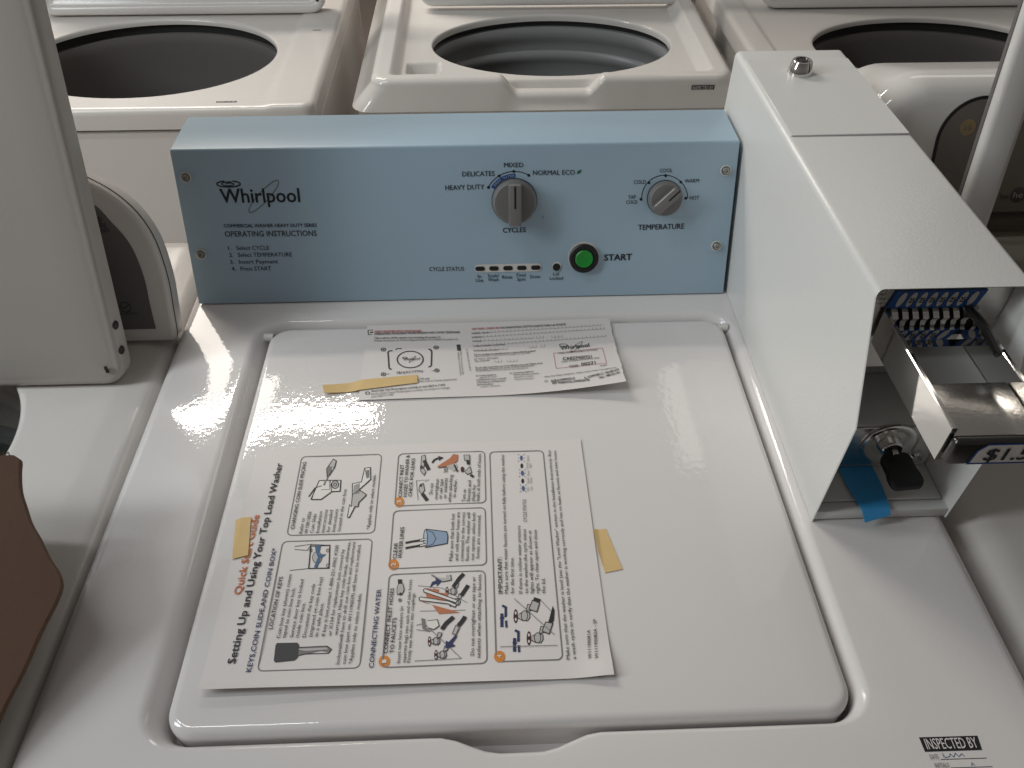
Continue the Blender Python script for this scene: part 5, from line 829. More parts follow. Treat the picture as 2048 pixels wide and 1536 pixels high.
CONSOLE_PRINT = [
('T','ink','MIXED',(0.0094,0.1361),(0.02839,0.13595),0.00433,0.5,0),
('T','ink','DELICATES',(-0.03164,0.12789),(8e-05,0.128),0.00468,0.5,0),
('T','ink','HEAVY DUTY',(-0.04885,0.1148),(-0.01055,0.11511),0.00474,0.5,0),
('T','ink','NORMAL ECO',(0.03791,0.12801),(0.07921,0.12781),0.00468,0.5,0),
('T','ink','CYCLES',(0.00752,0.07092),(0.03065,0.07115),0.00498,1.1,0),
('T','ink','COOL',(0.16373,0.12863),(0.1761,0.12875),0.00362,0.45,0),
('T','ink','COLD',(0.13837,0.11768),(0.15045,0.11796),0.00365,0.45,0),
('T','ink','WARM',(0.18924,0.11795),(0.20363,0.11818),0.00367,0.45,0),
('T','ink','HOT',(0.19591,0.10099),(0.20538,0.10115),0.00374,0.45,0),
('T','ink','TAP',(0.13352,0.10288),(0.14115,0.10307),0.00355,0.45,0),
('T','ink','COLD',(0.13168,0.0979),(0.14307,0.09818),0.00357,0.45,0),
('T','ink','TEMPERATURE',(0.1455,0.07115),(0.19269,0.0716),0.00534,1.1,0),
('T','ink','START',(0.11209,0.03955),(0.14065,0.03967),0.00654,2.0,0),
('T','ink','CYCLE STATUS',(-0.06926,0.03204),(-0.03346,0.03182),0.00415,0.35,0),
('T','ink','In',(-0.0195,0.02369),(-0.01581,0.02362),0.00349,0.35,0),
('T','ink','Use',(-0.02164,0.01936),(-0.01374,0.01937),0.00351,0.35,0),
('T','ink','Soak/',(-0.00892,0.024),(0.00266,0.0241),0.00349,0.35,0),
('T','ink','Wash',(-0.00868,0.01978),(0.00225,0.01973),0.00351,0.35,0),
('T','ink','Rinse',(0.00599,0.02228),(0.01659,0.02223),0.0035,0.35,0),
('T','ink','Final',(0.02114,0.02406),(0.03039,0.02422),0.00349,0.35,0),
('T','ink','Spin',(0.02145,0.01967),(0.03005,0.01966),0.00351,0.35,0),
('T','ink','Done',(0.03511,0.02219),(0.04555,0.02214),0.0035,0.35,0),
('T','ink','Lid',(0.05919,0.02448),(0.06492,0.02454),0.0035,0.35,0),
('T','ink','Locked',(0.0557,0.02),(0.06939,0.01988),0.00351,0.35,0),
('L','ink',0.0008,[(-0.00639,0.11672),(-0.00561,0.11806),(-0.00477,0.11936),(-0.00386,0.12061),(-0.00289,0.1218),(-0.00185,0.12295),(-0.00076,0.12403),(0.00039,0.12506),(0.0016,0.12602),(0.00285,0.12691),(0.00415,0.12774),(0.00549,0.1285),(0.00687,0.12919),(0.00828,0.1298),(0.00973,0.13033),(0.0112,0.13079),(0.01269,0.13117),(0.0142,0.13148),(0.01573,0.1317),(0.01727,0.13184),(0.01881,0.1319),(0.02036,0.13188),(0.0219,0.13177),(0.02343,0.13159),(0.02496,0.13133),(0.02647,0.13098),(0.02796,0.13056),(0.02943,0.13006),(0.03087,0.12948),(0.03228,0.12883),(0.03365,0.12811)],0),
('L','ink',0.0008,[(0.14725,0.10224),(0.14712,0.10408),(0.14713,0.10592),(0.14729,0.10773),(0.1476,0.10951),(0.14805,0.11124),(0.14864,0.11292),(0.14937,0.11454),(0.15023,0.11607),(0.15122,0.11753),(0.15232,0.11889),(0.15354,0.12015),(0.15487,0.1213),(0.15629,0.12233),(0.1578,0.12324),(0.15939,0.12402),(0.16105,0.12467),(0.16276,0.12518),(0.16453,0.12556),(0.16633,0.12579),(0.16815,0.12588),(0.17,0.12582),(0.17184,0.12563),(0.17368,0.12529),(0.17549,0.1248),(0.17728,0.12419),(0.17902,0.12343),(0.18072,0.12255),(0.18235,0.12155),(0.1839,0.12042),(0.18538,0.11919),(0.18676,0.11785),(0.18804,0.11642),(0.18921,0.11489),(0.19027,0.11329),(0.1912,0.11163),(0.192,0.1099),(0.19267,0.10813),(0.19319,0.10632),(0.19357,0.10449),(0.19381,0.10264)],0),
('P','ink',[(-0.00468,0.11675),(-0.00487,0.11751),(-0.00541,0.11806),(-0.00617,0.11828),(-0.00693,0.11809),(-0.0075,0.11755),(-0.00772,0.1168),(-0.00753,0.11605),(-0.00699,0.11549),(-0.00623,0.11527),(-0.00547,0.11546),(-0.0049,0.116)]),
('P','ink',[(0.00603,0.12775),(0.00584,0.12849),(0.0053,0.12904),(0.00455,0.12926),(0.00379,0.12907),(0.00323,0.12853),(0.00301,0.1278),(0.0032,0.12705),(0.00375,0.1265),(0.0045,0.12628),(0.00526,0.12647),(0.00582,0.12701)]),
('P','ink',[(0.02052,0.13188),(0.02033,0.13263),(0.01978,0.13318),(0.01903,0.13339),(0.01827,0.1332),(0.01772,0.13267),(0.01751,0.13193),(0.0177,0.13119),(0.01825,0.13064),(0.019,0.13043),(0.01976,0.13061),(0.02032,0.13115)]),
('P','ink',[(0.03529,0.12789),(0.03508,0.12864),(0.03453,0.12919),(0.03378,0.12941),(0.03302,0.12922),(0.03247,0.12868),(0.03226,0.12794),(0.03247,0.1272),(0.03302,0.12664),(0.03378,0.12643),(0.03453,0.12662),(0.03509,0.12715)]),
('P','ink',[(0.14811,0.1023),(0.14786,0.10307),(0.14726,0.10365),(0.14647,0.10386),(0.14571,0.10367),(0.14518,0.10312),(0.14502,0.10236),(0.14527,0.10159),(0.14587,0.10101),(0.14666,0.10079),(0.14742,0.10099),(0.14795,0.10154)]),
('P','ink',[(0.155,0.11867),(0.15475,0.11943),(0.15415,0.11999),(0.15337,0.12021),(0.15261,0.12002),(0.15209,0.11948),(0.15193,0.11872),(0.15219,0.11797),(0.15279,0.1174),(0.15357,0.11719),(0.15432,0.11738),(0.15485,0.11792)]),
('P','ink',[(0.17129,0.12536),(0.17103,0.12612),(0.17043,0.12667),(0.16965,0.12689),(0.1689,0.1267),(0.16838,0.12616),(0.16823,0.12541),(0.16849,0.12466),(0.16909,0.1241),(0.16987,0.12389),(0.17062,0.12408),(0.17114,0.12462)]),
('P','ink',[(0.18699,0.11878),(0.18672,0.11954),(0.18611,0.1201),(0.18532,0.12031),(0.18457,0.12012),(0.18405,0.11958),(0.18391,0.11883),(0.18418,0.11807),(0.18479,0.11751),(0.18557,0.11729),(0.18633,0.11748),(0.18684,0.11802)]),
('P','ink',[(0.1934,0.10265),(0.19313,0.10342),(0.19251,0.10399),(0.19172,0.10421),(0.19096,0.10402),(0.19044,0.10347),(0.19029,0.1027),(0.19057,0.10193),(0.19118,0.10136),(0.19198,0.10114),(0.19274,0.10133),(0.19326,0.10188)]),
('P','lef',[(0.08142,0.12902),(0.08199,0.13152),(0.08594,0.1327),(0.08553,0.13021),(0.08366,0.12852)]),
('L','ink',0.0003,[(0.08081,0.12794),(0.08516,0.13209)],0),
('P','dpw',[(-0.00372,0.11689),(-0.00258,0.11861),(-0.00131,0.12023),(7e-05,0.12175),(0.00157,0.12316),(0.00318,0.12445),(0.00488,0.1256),(0.00666,0.12663),(0.00851,0.12752),(0.01043,0.12826),(0.0124,0.12885),(0.01441,0.12929),(0.01645,0.12958),(0.0185,0.12971),(0.02056,0.12968),(0.02041,0.12609),(0.01863,0.12611),(0.01685,0.126),(0.01509,0.12575),(0.01335,0.12537),(0.01164,0.12485),(0.00999,0.12421),(0.00838,0.12345),(0.00684,0.12256),(0.00538,0.12155),(0.00399,0.12044),(0.0027,0.11922),(0.0015,0.11791),(0.00041,0.1165),(-0.00058,0.11502)]),
('T','lbl','D',(0.0004,0.11782),(0.00131,0.1189),0.0019,0.5,0),
('T','lbl','E',(0.00187,0.11951),(0.00288,0.1205),0.00189,0.5,0),
('T','lbl','E',(0.00349,0.12106),(0.00459,0.12195),0.00189,0.5,0),
('T','lbl','P',(0.00525,0.12244),(0.00643,0.12323),0.00189,0.5,0),
('T','lbl','W',(0.00912,0.12469),(0.01042,0.12524),0.00188,0.5,0),
('T','lbl','A',(0.0112,0.12553),(0.01255,0.12596),0.00188,0.5,0),
('T','lbl','T',(0.01335,0.12618),(0.01473,0.12648),0.00188,0.5,0),
('T','lbl','E',(0.01555,0.12662),(0.01695,0.1268),0.00188,0.5,0),
('T','lbl','R',(0.01778,0.12686),(0.01919,0.1269),0.00188,0.5,0),
('L','ink',0.0004,[(0.04809,0.08766),(0.04844,0.08487)],0),
('T','ink','COMMERCIAL WASHER HEAVY DUTY SERIES',(-0.27146,0.08144),(-0.17916,0.08049),0.00338,1.2,0),
('T','ink','OPERATING INSTRUCTIONS',(-0.27173,0.07213),(-0.18021,0.07129),0.0055,0.45,0),
('T','ink','1.',(-0.2708,0.05835),(-0.26699,0.05828),0.00399,0.35,0),
('T','ink','Select CYCLE',(-0.26252,0.05832),(-0.22978,0.05781),0.00412,0.35,0),
('T','ink','2.',(-0.27108,0.05107),(-0.26687,0.05099),0.00402,0.35,0),
('T','ink','Select TEMPERATURE',(-0.26226,0.05103),(-0.20769,0.05046),0.00415,0.35,0),
('T','ink','3.',(-0.27122,0.04386),(-0.26698,0.04391),0.00405,0.35,0),
('T','ink','Insert Payment',(-0.26222,0.04395),(-0.22278,0.04341),0.00418,0.35,0),
('T','ink','4.',(-0.27085,0.03659),(-0.26658,0.03663),0.00408,0.35,0),
('T','ink','Press START',(-0.26183,0.03654),(-0.23075,0.03616),0.00422,0.35,0)]
LOGO_PRINT = [
('T','ink','Whirlpool',(-0.26987,0.10617),(-0.19277,0.10558),0.01358,1.2,0),
('L','olv',0.0007,[(-0.21156,0.12675),(-0.21226,0.12709),(-0.21333,0.12706),(-0.21475,0.12665),(-0.21649,0.12587),(-0.2185,0.12475),(-0.22074,0.12331),(-0.22316,0.12157),(-0.22569,0.1196),(-0.22827,0.11742),(-0.23085,0.1151),(-0.23336,0.11269),(-0.23573,0.11025),(-0.23791,0.10784),(-0.23984,0.10552),(-0.24147,0.10334),(-0.24277,0.10137),(-0.2437,0.09965),(-0.24423,0.09822),(-0.24435,0.09713),(-0.24406,0.0964),(-0.24336,0.09604),(-0.24227,0.09607),(-0.24082,0.0965),(-0.23905,0.09729),(-0.23699,0.09845),(-0.23471,0.09993),(-0.23226,0.1017),(-0.2297,0.10371),(-0.22709,0.10592),(-0.2245,0.10826),(-0.222,0.11069),(-0.21965,0.11313),(-0.2175,0.11553),(-0.2156,0.11783),(-0.21401,0.11997),(-0.21275,0.1219),(-0.21186,0.12359),(-0.21136,0.12498),(-0.21126,0.12604)],1),
('L','ink',0.0013,[(-0.26354,0.12719),(-0.26549,0.12699),(-0.26725,0.1267),(-0.26877,0.12632),(-0.26999,0.12588),(-0.27087,0.12539),(-0.27137,0.12486),(-0.27149,0.12432),(-0.27121,0.12377),(-0.27055,0.12325),(-0.26953,0.12276),(-0.26818,0.12233),(-0.26654,0.12197),(-0.26469,0.12169),(-0.26267,0.12151),(-0.26057,0.12142),(-0.25845,0.12144),(-0.25638,0.12155),(-0.25444,0.12177),(-0.2527,0.12207),(-0.25122,0.12246),(-0.25004,0.12291),(-0.24921,0.12341),(-0.24876,0.12394),(-0.2487,0.12449),(-0.24903,0.12503),(-0.24974,0.12555),(-0.25082,0.12603),(-0.25221,0.12645),(-0.25387,0.1268),(-0.25575,0.12706)],0),
('L','ink',0.001,[(-0.2566,0.12626),(-0.25967,0.12638),(-0.26256,0.12618),(-0.26486,0.12571),(-0.26628,0.12507),(-0.26667,0.12435),(-0.26604,0.12367),(-0.26455,0.12312),(-0.26249,0.12277),(-0.26021,0.12266),(-0.25804,0.12278),(-0.25631,0.1231),(-0.25522,0.12356),(-0.25489,0.12407),(-0.25529,0.12455),(-0.25628,0.12494),(-0.25766,0.12518),(-0.25917,0.12526),(-0.26058,0.12518),(-0.26168,0.12498),(-0.26234,0.1247),(-0.26252,0.12439)],0)]
# ---------------------------------------------------------------- floor
fl = mesh('floor', [(-8, -6, -HT), (8, -6, -HT), (8, 10, -HT), (-8, 10, -HT)], [[0, 1, 2, 3]], M['floor'], smooth=None); tag(fl, kind='structure')

# ---------------------------------------------------------------- the coin washer
washer = thing('coin_washer', 'white coin-operated washer with light blue control panel and papers taped to its closed lid', 'washing machine', (.017, -.16, -HT))
XL, XR, YF, YB = -.3215, .3555, -.492, .172
bm = bmesh.new(); box(bm, XL+.004, XR-.004, YF+.004, YB-.004, -HT, -.031, .01, 3); from_bm('cabinet', bm, M['enamel'], washer)

LX0, LX1, LY0, LY1 = -.2292, .2300, -.4078, .0005
lcx, lcy, lhx, lhy = (LX0+LX1)/2, (LY0+LY1)/2, (LX1-LX0)/2, (LY1-LY0)/2
NS, NC = 44, 10
def bumpf(x, c=.004, flat=.012, fall=.042):
    a = abs(x-c)
    return 1 if a < flat else 0 if a > flat+fall else .5+.5*math.cos(math.pi*(a-flat)/fall)
_o0 = rr(lcx, lcy, lhx, lhy, .021, NS, NC); _o1 = rr(lcx, lcy, lhx+.01, lhy+.01, .031, NS, NC)
NRM2 = [((b[0]-a[0])/.01, (b[1]-a[1])/.01) for a, b in zip(_o0, _o1)]
def blend(nx, ny, left, right, front, back):
    wl_, wr_, wf_, wb_ = max(0, -nx)**2, max(0, nx)**2, max(0, -ny)**2, max(0, ny)**2
    return (left*wl_+right*wr_+front*wf_+back*wb_)/(wl_+wr_+wf_+wb_+1e-9)
def top_ring(d, z, notch, roll=None):
    """an outline d outside the lid; roll = 0..90 degrees along the rolled edge, whose width and depth depend on the side"""
    out = []
    for (x, y), (nx, ny) in zip(_o0, NRM2):
        dd, zz = d, z
        if roll is not None:
            w, h = blend(nx, ny, .0165, .0105, .0052, .0100), blend(nx, ny, .028, .016, .010, .014)
            t = math.radians(roll); dd = .0030+w*(1-math.cos(t)); zz = -h*(1-math.sin(t))
        x += nx*dd; y += ny*dd
        if y < lcy-lhy*.8: y -= .0112*bumpf(x)*notch
        out.append((x, y, zz))
    return out
rings = [top_ring(-.003, -.058, 0), top_ring(.0018, -.052, .95), top_ring(.0024, -.044, 1), top_ring(.0029, -.032, 1)]
rings += [top_ring(0, 0, 1, 90*k/12) for k in range(13)]
oc = ((XL+XR)/2, (YF+YB)/2, (XR-XL)/2, (YB-YF)/2)
outer = rr(*oc[:2], oc[2]-.012, oc[3]-.012, .012, NS, NC)
last = rings[-1]
for k in range(1, 6):
    s = k/5
    rings.append([(a[0]+(b[0]-a[0])*s, a[1]+(b[1]-a[1])*s, 0) for a, b in zip(last, outer)])
for k in range(1, 8):
    t = k/7*math.pi/2
    rings.append([(x, y, -.012*(1-math.cos(t))) for x, y in rr(*oc[:2], oc[2]-.012+.012*math.sin(t), oc[3]-.012+.012*math.sin(t), .012+.012*math.sin(t), NS, NC)])
rings.append([(x, y, -.030) for x, y in rr(*oc[:2], oc[2], oc[3], .024, NS, NC)])
bm = bmesh.new(); loft(bm, rings); from_bm('top_panel', bm, M['enamel'], washer, 60)
bm = bmesh.new(); loft(bm, [top_ring(-.06, -.075, 0), top_ring(-.0032, -.0585, 0)], True); from_bm('lid_well_shade', bm, M['gap'], washer, 60)  # near-black sheet paints the darkness of the open void below the lid

# lid
def lid_ring(d, z, r=.021): return [(x, y, z) for x, y in rr(lcx, lcy, lhx-d, lhy-d, r-min(d, .012), NS, NC)]
rings = [lid_ring(.004, -.034), lid_ring(0, -.032), lid_ring(0, -.0068)]
for k in range(1, 9):
    t = k/8*math.pi/2
    rings.append(lid_ring(.0075*(1-math.cos(t)), -.0068+.0068*math.sin(t)))
rings.append(lid_ring(.03, .0003)); rings.append(lid_ring(.09, .0008))
bm = bmesh.new(); loft(bm, rings, True, True); lid = from_bm('lid', bm, M['enamel'], washer, 60)
for x in (LX0-.001, LX1-.0005):
    bm = bmesh.new(); tube(bm, [(x-.0045, -.010, -.004), (x+.0045, -.010, -.004)], .0042, 14); from_bm('hinge_pin', bm, M['whitep'], washer)

# control console
TI = math.radians(19); CS, SN = math.cos(TI), math.sin(TI)
def S_con(u, v, h=0): return (u, .039+v*SN-h*CS, .0002+v*CS+h*SN)
CX0, CX1, VT = -.3105, .2405, .1575
bm = bmesh.new()
zt = .0002+VT*CS; yt = .039+VT*SN
prof = [S_con(0, .0015)[1:]]
r = .0035; L = r*math.tan((math.pi/2-TI)/2)
c0 = Vector((yt-L*SN, zt-L*CS)); ctr = c0+Vector((CS, -SN))*r
for k in range(7):
    a = (math.pi-TI)-(math.pi/2-TI)*k/6
    prof.append((ctr[0]+r*math.cos(a), ctr[1]+r*math.sin(a)))
prof += [(.158, zt), (.1635, zt-.004), (.1665, .0015)]
N = len(prof)
rings = [[(x, y, z) for y, z in prof] for x in (CX0, CX0+.0012, CX1-.0012, CX1)]
for kk in (0, 3):
    cy = sum(p[0] for p in prof)/N; cz = sum(p[1] for p in prof)/N
    rings[kk] = [(x, y+(cy-y)*.012, z+(cz-z)*.012) for x, y, z in rings[kk]]
loft(bm, rings, True, True)
console = from_bm('control_console', bm, M['blue'], washer, 50)
def where(d):
    if d[1] in ('dpw', 'lbl'): return 'deep_water_label'
    if d[2] in ('CYCLES', 'TEMPERATURE'): return 'dial_title'
    if d[1] == 'lef': return 'leaf_mark'
    u, v = d[3] if d[0] == 'T' else d[2][0] if d[0] == 'P' else d[3][0]
    return 'instruction_lettering' if u < -.15 else 'cycle_dial_markings' if v > .06 and u < .12 else 'temperature_dial_markings' if v > .06 else 'start_lettering' if u > .095 else 'status_lettering'
for nm in ('instruction_lettering', 'cycle_dial_markings', 'temperature_dial_markings', 'start_lettering', 'status_lettering', 'deep_water_label', 'leaf_mark'):
    Print(S_con, .00042).run([d for d in CONSOLE_PRINT if where(d) == nm]).build(nm, console)
for t in ('CYCLES', 'TEMPERATURE'): Print(S_con, .00042).run([d for d in CONSOLE_PRINT if d[2] == t]).build('dial_title', console)
pr_ = Print(S_con, .00026); pr_.run(LOGO_PRINT); pr_.build('brand_mark', console)
NRM = (0, -CS, SN)
for (u, v) in ((-.2999, .1315), (-.2988, .0547), (.2293, .1295), (.2278, .053)):
    bm = bmesh.new()
    lathe(bm, [(.0054, .0002), (.0054, .0012), (.0044, .0014), (.0044, .0014)], S_con(u, v), NRM, 24, 1)
    lathe(bm, [(.0038, .001), (.0038, .0028), (.0030, .0038), (.0015, .0040), (.0013, .0026)], S_con(u, v), NRM, 20, 0, False, True)
    from_bm('console_screw', bm, [M['screw'], M['whitep']], console)

def con_T(u, v, rot=0):
    cr, sr = math.cos(rot), math.sin(rot)
    return lambda co: Vector(S_con(u+co.x*cr-co.y*sr, v+co.x*sr+co.y*cr, co.z))
# cycle knob
kb = None
bm = bmesh.new(); lathe(bm, [(.0222, .0004), (.0222, .004), (.0214, .0095), (.0196, .0112), (.001, .0114)], S_con(.0194, .1029), NRM, 56, 0, False, True)
kn = from_bm('cycle_knob', bm, M['knob'], washer)
T = con_T(.0194, .1029)
bm = bmesh.new(); box(bm, -.0062, .0062, -.0205, .0198, .010, .0220, .0012, 2, T=T); gp = from_bm('knob_grip', bm, M['knob'], kn)
bm = bmesh.new(); box(bm, -.0009, .0009, -.003, .0188, .0217, .02225, T=T); from_bm('pointer_line', bm, M['black'], kn)
bm = bmesh.new(); box(bm, -.0034, .0034, -.0208, -.0195, .0125, .0205, .0006, 1, T=T); from_bm('grip_slot', bm, M['black'], kn)
bm = bmesh.new(); lathe(bm, [(.0228, .0002), (.0228, .0016), (.022, .0018)], S_con(.0194, .1029), NRM, 56); from_bm('knob_skirt', bm, M['black'], kn)
# temperature knob, turned to warm
bm = bmesh.new(); lathe(bm, [(.0172, .0004), (.0172, .004), (.0164, .0085), (.0150, .010), (.001, .0102)], S_con(.1702, .1035), NRM, 48, 0, False, True)
kn = from_bm('temperature_knob', bm, M['knob'], washer)
T = con_T(.1702, .1035, math.radians(-47))
bm = bmesh.new(); box(bm, -.0050, .0050, -.0155, .0150, .009, .0180, .0010, 2, T=T); from_bm('knob_grip', bm, M['knob'], kn)
bm = bmesh.new(); box(bm, -.0008, .0008, .001, .0147, .0177, .0182, T=T); box(bm, -.0008, .0008, .0142, .0153, .0095, .0180, T=T); from_bm('pointer_line', bm, M['black'], kn)
bm = bmesh.new(); box(bm, -.0056, -.0048, -.0125, .0125, .0165, .0178, .0003, 1, T=T); from_bm('grip_ridge', bm, M['whitep'], kn)
bm = bmesh.new(); lathe(bm, [(.0177, .0002), (.0177, .0014), (.017, .0016)], S_con(.1702, .1035), NRM, 48); from_bm('knob_skirt', bm, M['black'], kn)
# start button
bm = bmesh.new(); lathe(bm, [(.0163, .0002), (.0163, .0009), (.0145, .0009)], S_con(.0905, .0437), NRM, 56); 
sb = from_bm('start_button', bm, M['whitep'], washer)
bm = bmesh.new(); lathe(bm, [(.0152, .0003), (.0152, .0034), (.0142, .0044), (.0102, .0044), (.0096, .0020)], S_con(.0907, .0430), NRM, 56); from_bm('button_ring', bm, M['black'], sb)
bm = bmesh.new(); lathe(bm, [(.0092, .0015), (.0092, .0056), (.0084, .0064), (.0066, .0060), (.0008, .0056)], S_con(.0905, .0431), NRM, 40, 0, False, True); from_bm('green_cap', bm, M['green'], sb)
# status lights: white strip with five dark windows, and the lid light
def pill(bm, u, v, hw, hh, h0, h1):
    o = [(x, y) for x, y in rr(u, v, hw, hh, hh*.999, 4, 8)]
    loft(bm, [[S_con(x, y, h0) for x, y in o], [S_con(x, y, h1) for x, y in o]], False, True)
bm = bmesh.new(); pill(bm, .0122, .0338, .0348, .0042, .0002, .0006); pill(bm, .0628, .0344, .0050, .0050, .0002, .0006); strip = from_bm('status_strip', bm, M['whitep'], washer)
for u in (-.0168, -.0024, .0121, .0265, .0410):
    bm = bmesh.new(); pill(bm, u, .0337, .0049, .0023, .0003, .0011); from_bm('status_light', bm, M['black'], strip)
bm = bmesh.new(); pill(bm, .0626, .0337, .0040, .0040, .0003, .0012); from_bm('lid_light', bm, M['black'], strip)

# coin meter case
MX0, MX1, MB, MT = .2450, .3545, .172, .2035
def y_front(z):
    pts = [(.0005, -.2545), (.113, -.2565), (MT, -.215)]
    for (a, ya), (b, yb) in zip(pts, pts[1:]):
        if z <= b: return ya+(yb-ya)*(z-a)/(b-a)
    return pts[-1][1]
def section(off):
    o = [(MX0+off, .0005), (MX0+off, .06), (MX0+off, .113), (MX0+off, .15)]
    rad = .0055-off
    for k in range(7):
        a = math.pi-math.pi/2*k/6; o.append((MX0+.0055+rad*math.cos(a), MT-.0055+rad*math.sin(a)))
    for k in range(7):
        a = math.pi/2-math.pi/2*k/6; o.append((MX1-.0055+rad*math.cos(a), MT-.0055+rad*math.sin(a)))
    return o+[(MX1-off, .15), (MX1-off, .113), (MX1-off, .06), (MX1-off, .0005)]
so, si = section(0), section(.0022)
bm = bmesh.new()
rings = [[(x, MB-.0022, z) for x, z in si], [(x, y_front(z)+.003, z) for x, z in si], [(x+(.0006 if x < .3 else -.0006), y_front(z), z) for x, z in so], [(x, y_front(z)+.0008, z) for x, z in so], [(x, MB, z) for x, z in so]]
loft(bm, rings, loop=False)
f = [bm.verts.new((x, MB, z)) for x, z in so]; bm.faces.new(f)
case = from_bm('meter_case', bm, M['powder'], washer, 35)
# service hatch on the case top, slightly proud
bm = bmesh.new(); box(bm, .2490, .3505, -.0066, .1485, MT+.0001, MT+.0016, .0005, 1); from_bm('service_hatch', bm, M['powder'], case)
bm = bmesh.new()
lathe(bm, [(.0118, .0), (.0118, .001), (.0112, .0035), (.0092, .0118), (.0085, .0124), (.0066, .0124), (.0063, .0100), (.0045, .0100), (.0043, .0112), (.001, .0112)], (.2925, .1160, MT+.0016), (0, -.03, 1), 40, 0, False, True)
hl = from_bm('hatch_lock', bm, M['chrome'], case)
bm = bmesh.new(); lathe(bm, [(.0064, 0), (.0064, .0014), (.0030, .0014), (.0028, .0019), (.0008, .0019)], (.2925, .1157, MT+.0117), (0, -.03, 1), 28, 0, False, True); from_bm('lock_core', bm, M['black'], case)
# inside of the case: floor, lip, back wall
bm = bmesh.new(); box(bm, MX0+.0026, MX1-.0026, -.243, .1, .002, .012, .001, 1)
box(bm, MX0+.0004, MX1-.0004, -.2535, -.2435, .0008, .0115, .002, 2)
from_bm('case_floor', bm, M['powder'], case)
bm = bmesh.new(); box(bm, MX0+.0026, MX1-.0026, -.150, -.147, .0125, MT-.003); from_bm('case_back', bm, M['liner'], case)
# coin vault with its lock plate
bm = bmesh.new(); box(bm, .2630, .3505, -.2095, -.1505, .0125, .0640, .002, 2); vault = from_bm('coin_vault', bm, M['powder'], washer)
bm = bmesh.new(); box(bm, .2690, .3335, -.2116, -.2098, .0170, .0625, .0006, 1); from_bm('lock_plate', bm, M['chrome_w'], vault)
bm = bmesh.new(); lathe(bm, [(.0225, 0), (.0222, .0016), (.0195, .0022), (.012, -.0012), (.0098, -.001), (.0090, .0030), (.0084, .0075), (.0074, .0082), (.0040, .0078), (.0012, .0070)], (.3090, -.2118, .0440), (0, -1, 0), 48, 0, False, True); from_bm('lock_dish', bm, M['chrome'], vault)
bm = bmesh.new(); lathe(bm, [(.0070, 0), (.0070, .0012), (.0008, .0012)], (.3090, -.2193, .0440), (0, -1, 0), 24, 0, False, True); from_bm('lock_core', bm, M['black'], vault)
bm = bmesh.new(); lathe(bm, [(.0058, 0), (.0058, .003), (.0045, .0045), (.001, .0048)], (.3375, -.2098, .0260), (0, -1, 0), 24, 0, False, True); from_bm('vault_button', bm, M['chrome'], vault)

# coin mechanism: chrome face plate, slots, price plates
mech = thing('coin_mech', None, None, (0, 0, 0)) if False else None
PY = -.2000
bm = bmesh.new(); box(bm, .2482, .3512, PY, PY+.012, .118, .2005, .001, 1); mech = from_bm('coin_mechanism', bm, M['chrome_w'], washer)
def S_mech(u, z, h=0): return (u, PY-h, z)
def price_plate(name, u0, u1, z0, z1, slant, n, digits):
    bm = bmesh.new()
    o = [(u0-slant, z0), (u1-slant, z0), (u1, z1), (u0, z1)]
    loft(bm, [[S_mech(a, b, .0003) for a, b in o], [S_mech(a, b, .0016) for a, b in o]], False, True)
    pp = from_bm(name, bm, M['bluep'], mech, 30)
    P_ = Print(lambda a, b, h: S_mech(a, b, .0016+h))
    step = (u1-u0-.006)/n
    for i in range(n):
        c = u0+.003+step*(i+.5)-slant*.5; zc = (z0+z1)/2; hh = (z1-z0)*.43
        P_.poly(M['stickerp'], [(c+step*.33*math.cos(t*math.pi/10)+slant*.42*math.sin(t*math.pi/10), zc+hh*math.sin(t*math.pi/10)) for t in range(20)])
        if i in digits: P_.text('ink', '25', (c-step*.24, zc-.0022), (c+step*.26, zc-.0022), .0040, 1.5)
    P_.build('price_marks', pp)
price_plate('price_plate', .2690, .3320, .1760, .1905, .003, 8, range(1, 7))
price_plate('price_plate', .2740, .3260, .1455, .1560, .006, 6, range(1, 5))
for i in range(9):                          # chrome fins between the eight coin slots
    u = .2716+.0072*i
    bm = bmesh.new()
    pts = [(PY-.0015, .1760, 0), (PY-.0050, .1740, 0), (PY-.0075, .1710, .0004), (PY-.0060, .1675, .0002), (PY-.0075, .1640, -.0002), (PY-.0080, .1605, .0010), (PY-.0060, .1585, .0024), (PY-.002, .1565, .0034)]
    rings = []
    for (y, z, dx) in pts:
        w = .0021 if z > .165 else .0015
        rings.append([(u+dx-w, y+.003, z), (u+dx-w, y, z), (u+dx+w, y, z), (u+dx+w, y+.003, z)])
    loft(bm, rings, True, True); from_bm('slot_fin', bm, M['chrome'], mech, 50)
bm = bmesh.new(); box(bm, .2690, .3310, PY-.0012, PY-.0002, .1502, .1758); from_bm('slot_recess', bm, M['black'], mech)
P_ = Print(lambda a, b, h: S_mech(a, b, .0003+h))
for k, (t, z) in enumerate((('INSERT', .1890), ('COINS', .1850), ('PUSH', .1810), ('SLIDE', .1770))): P_.text(M['stickerp'], t, (.2500, z), (.2640, z), .0022, .4)
P_.build('face_marks', mech)

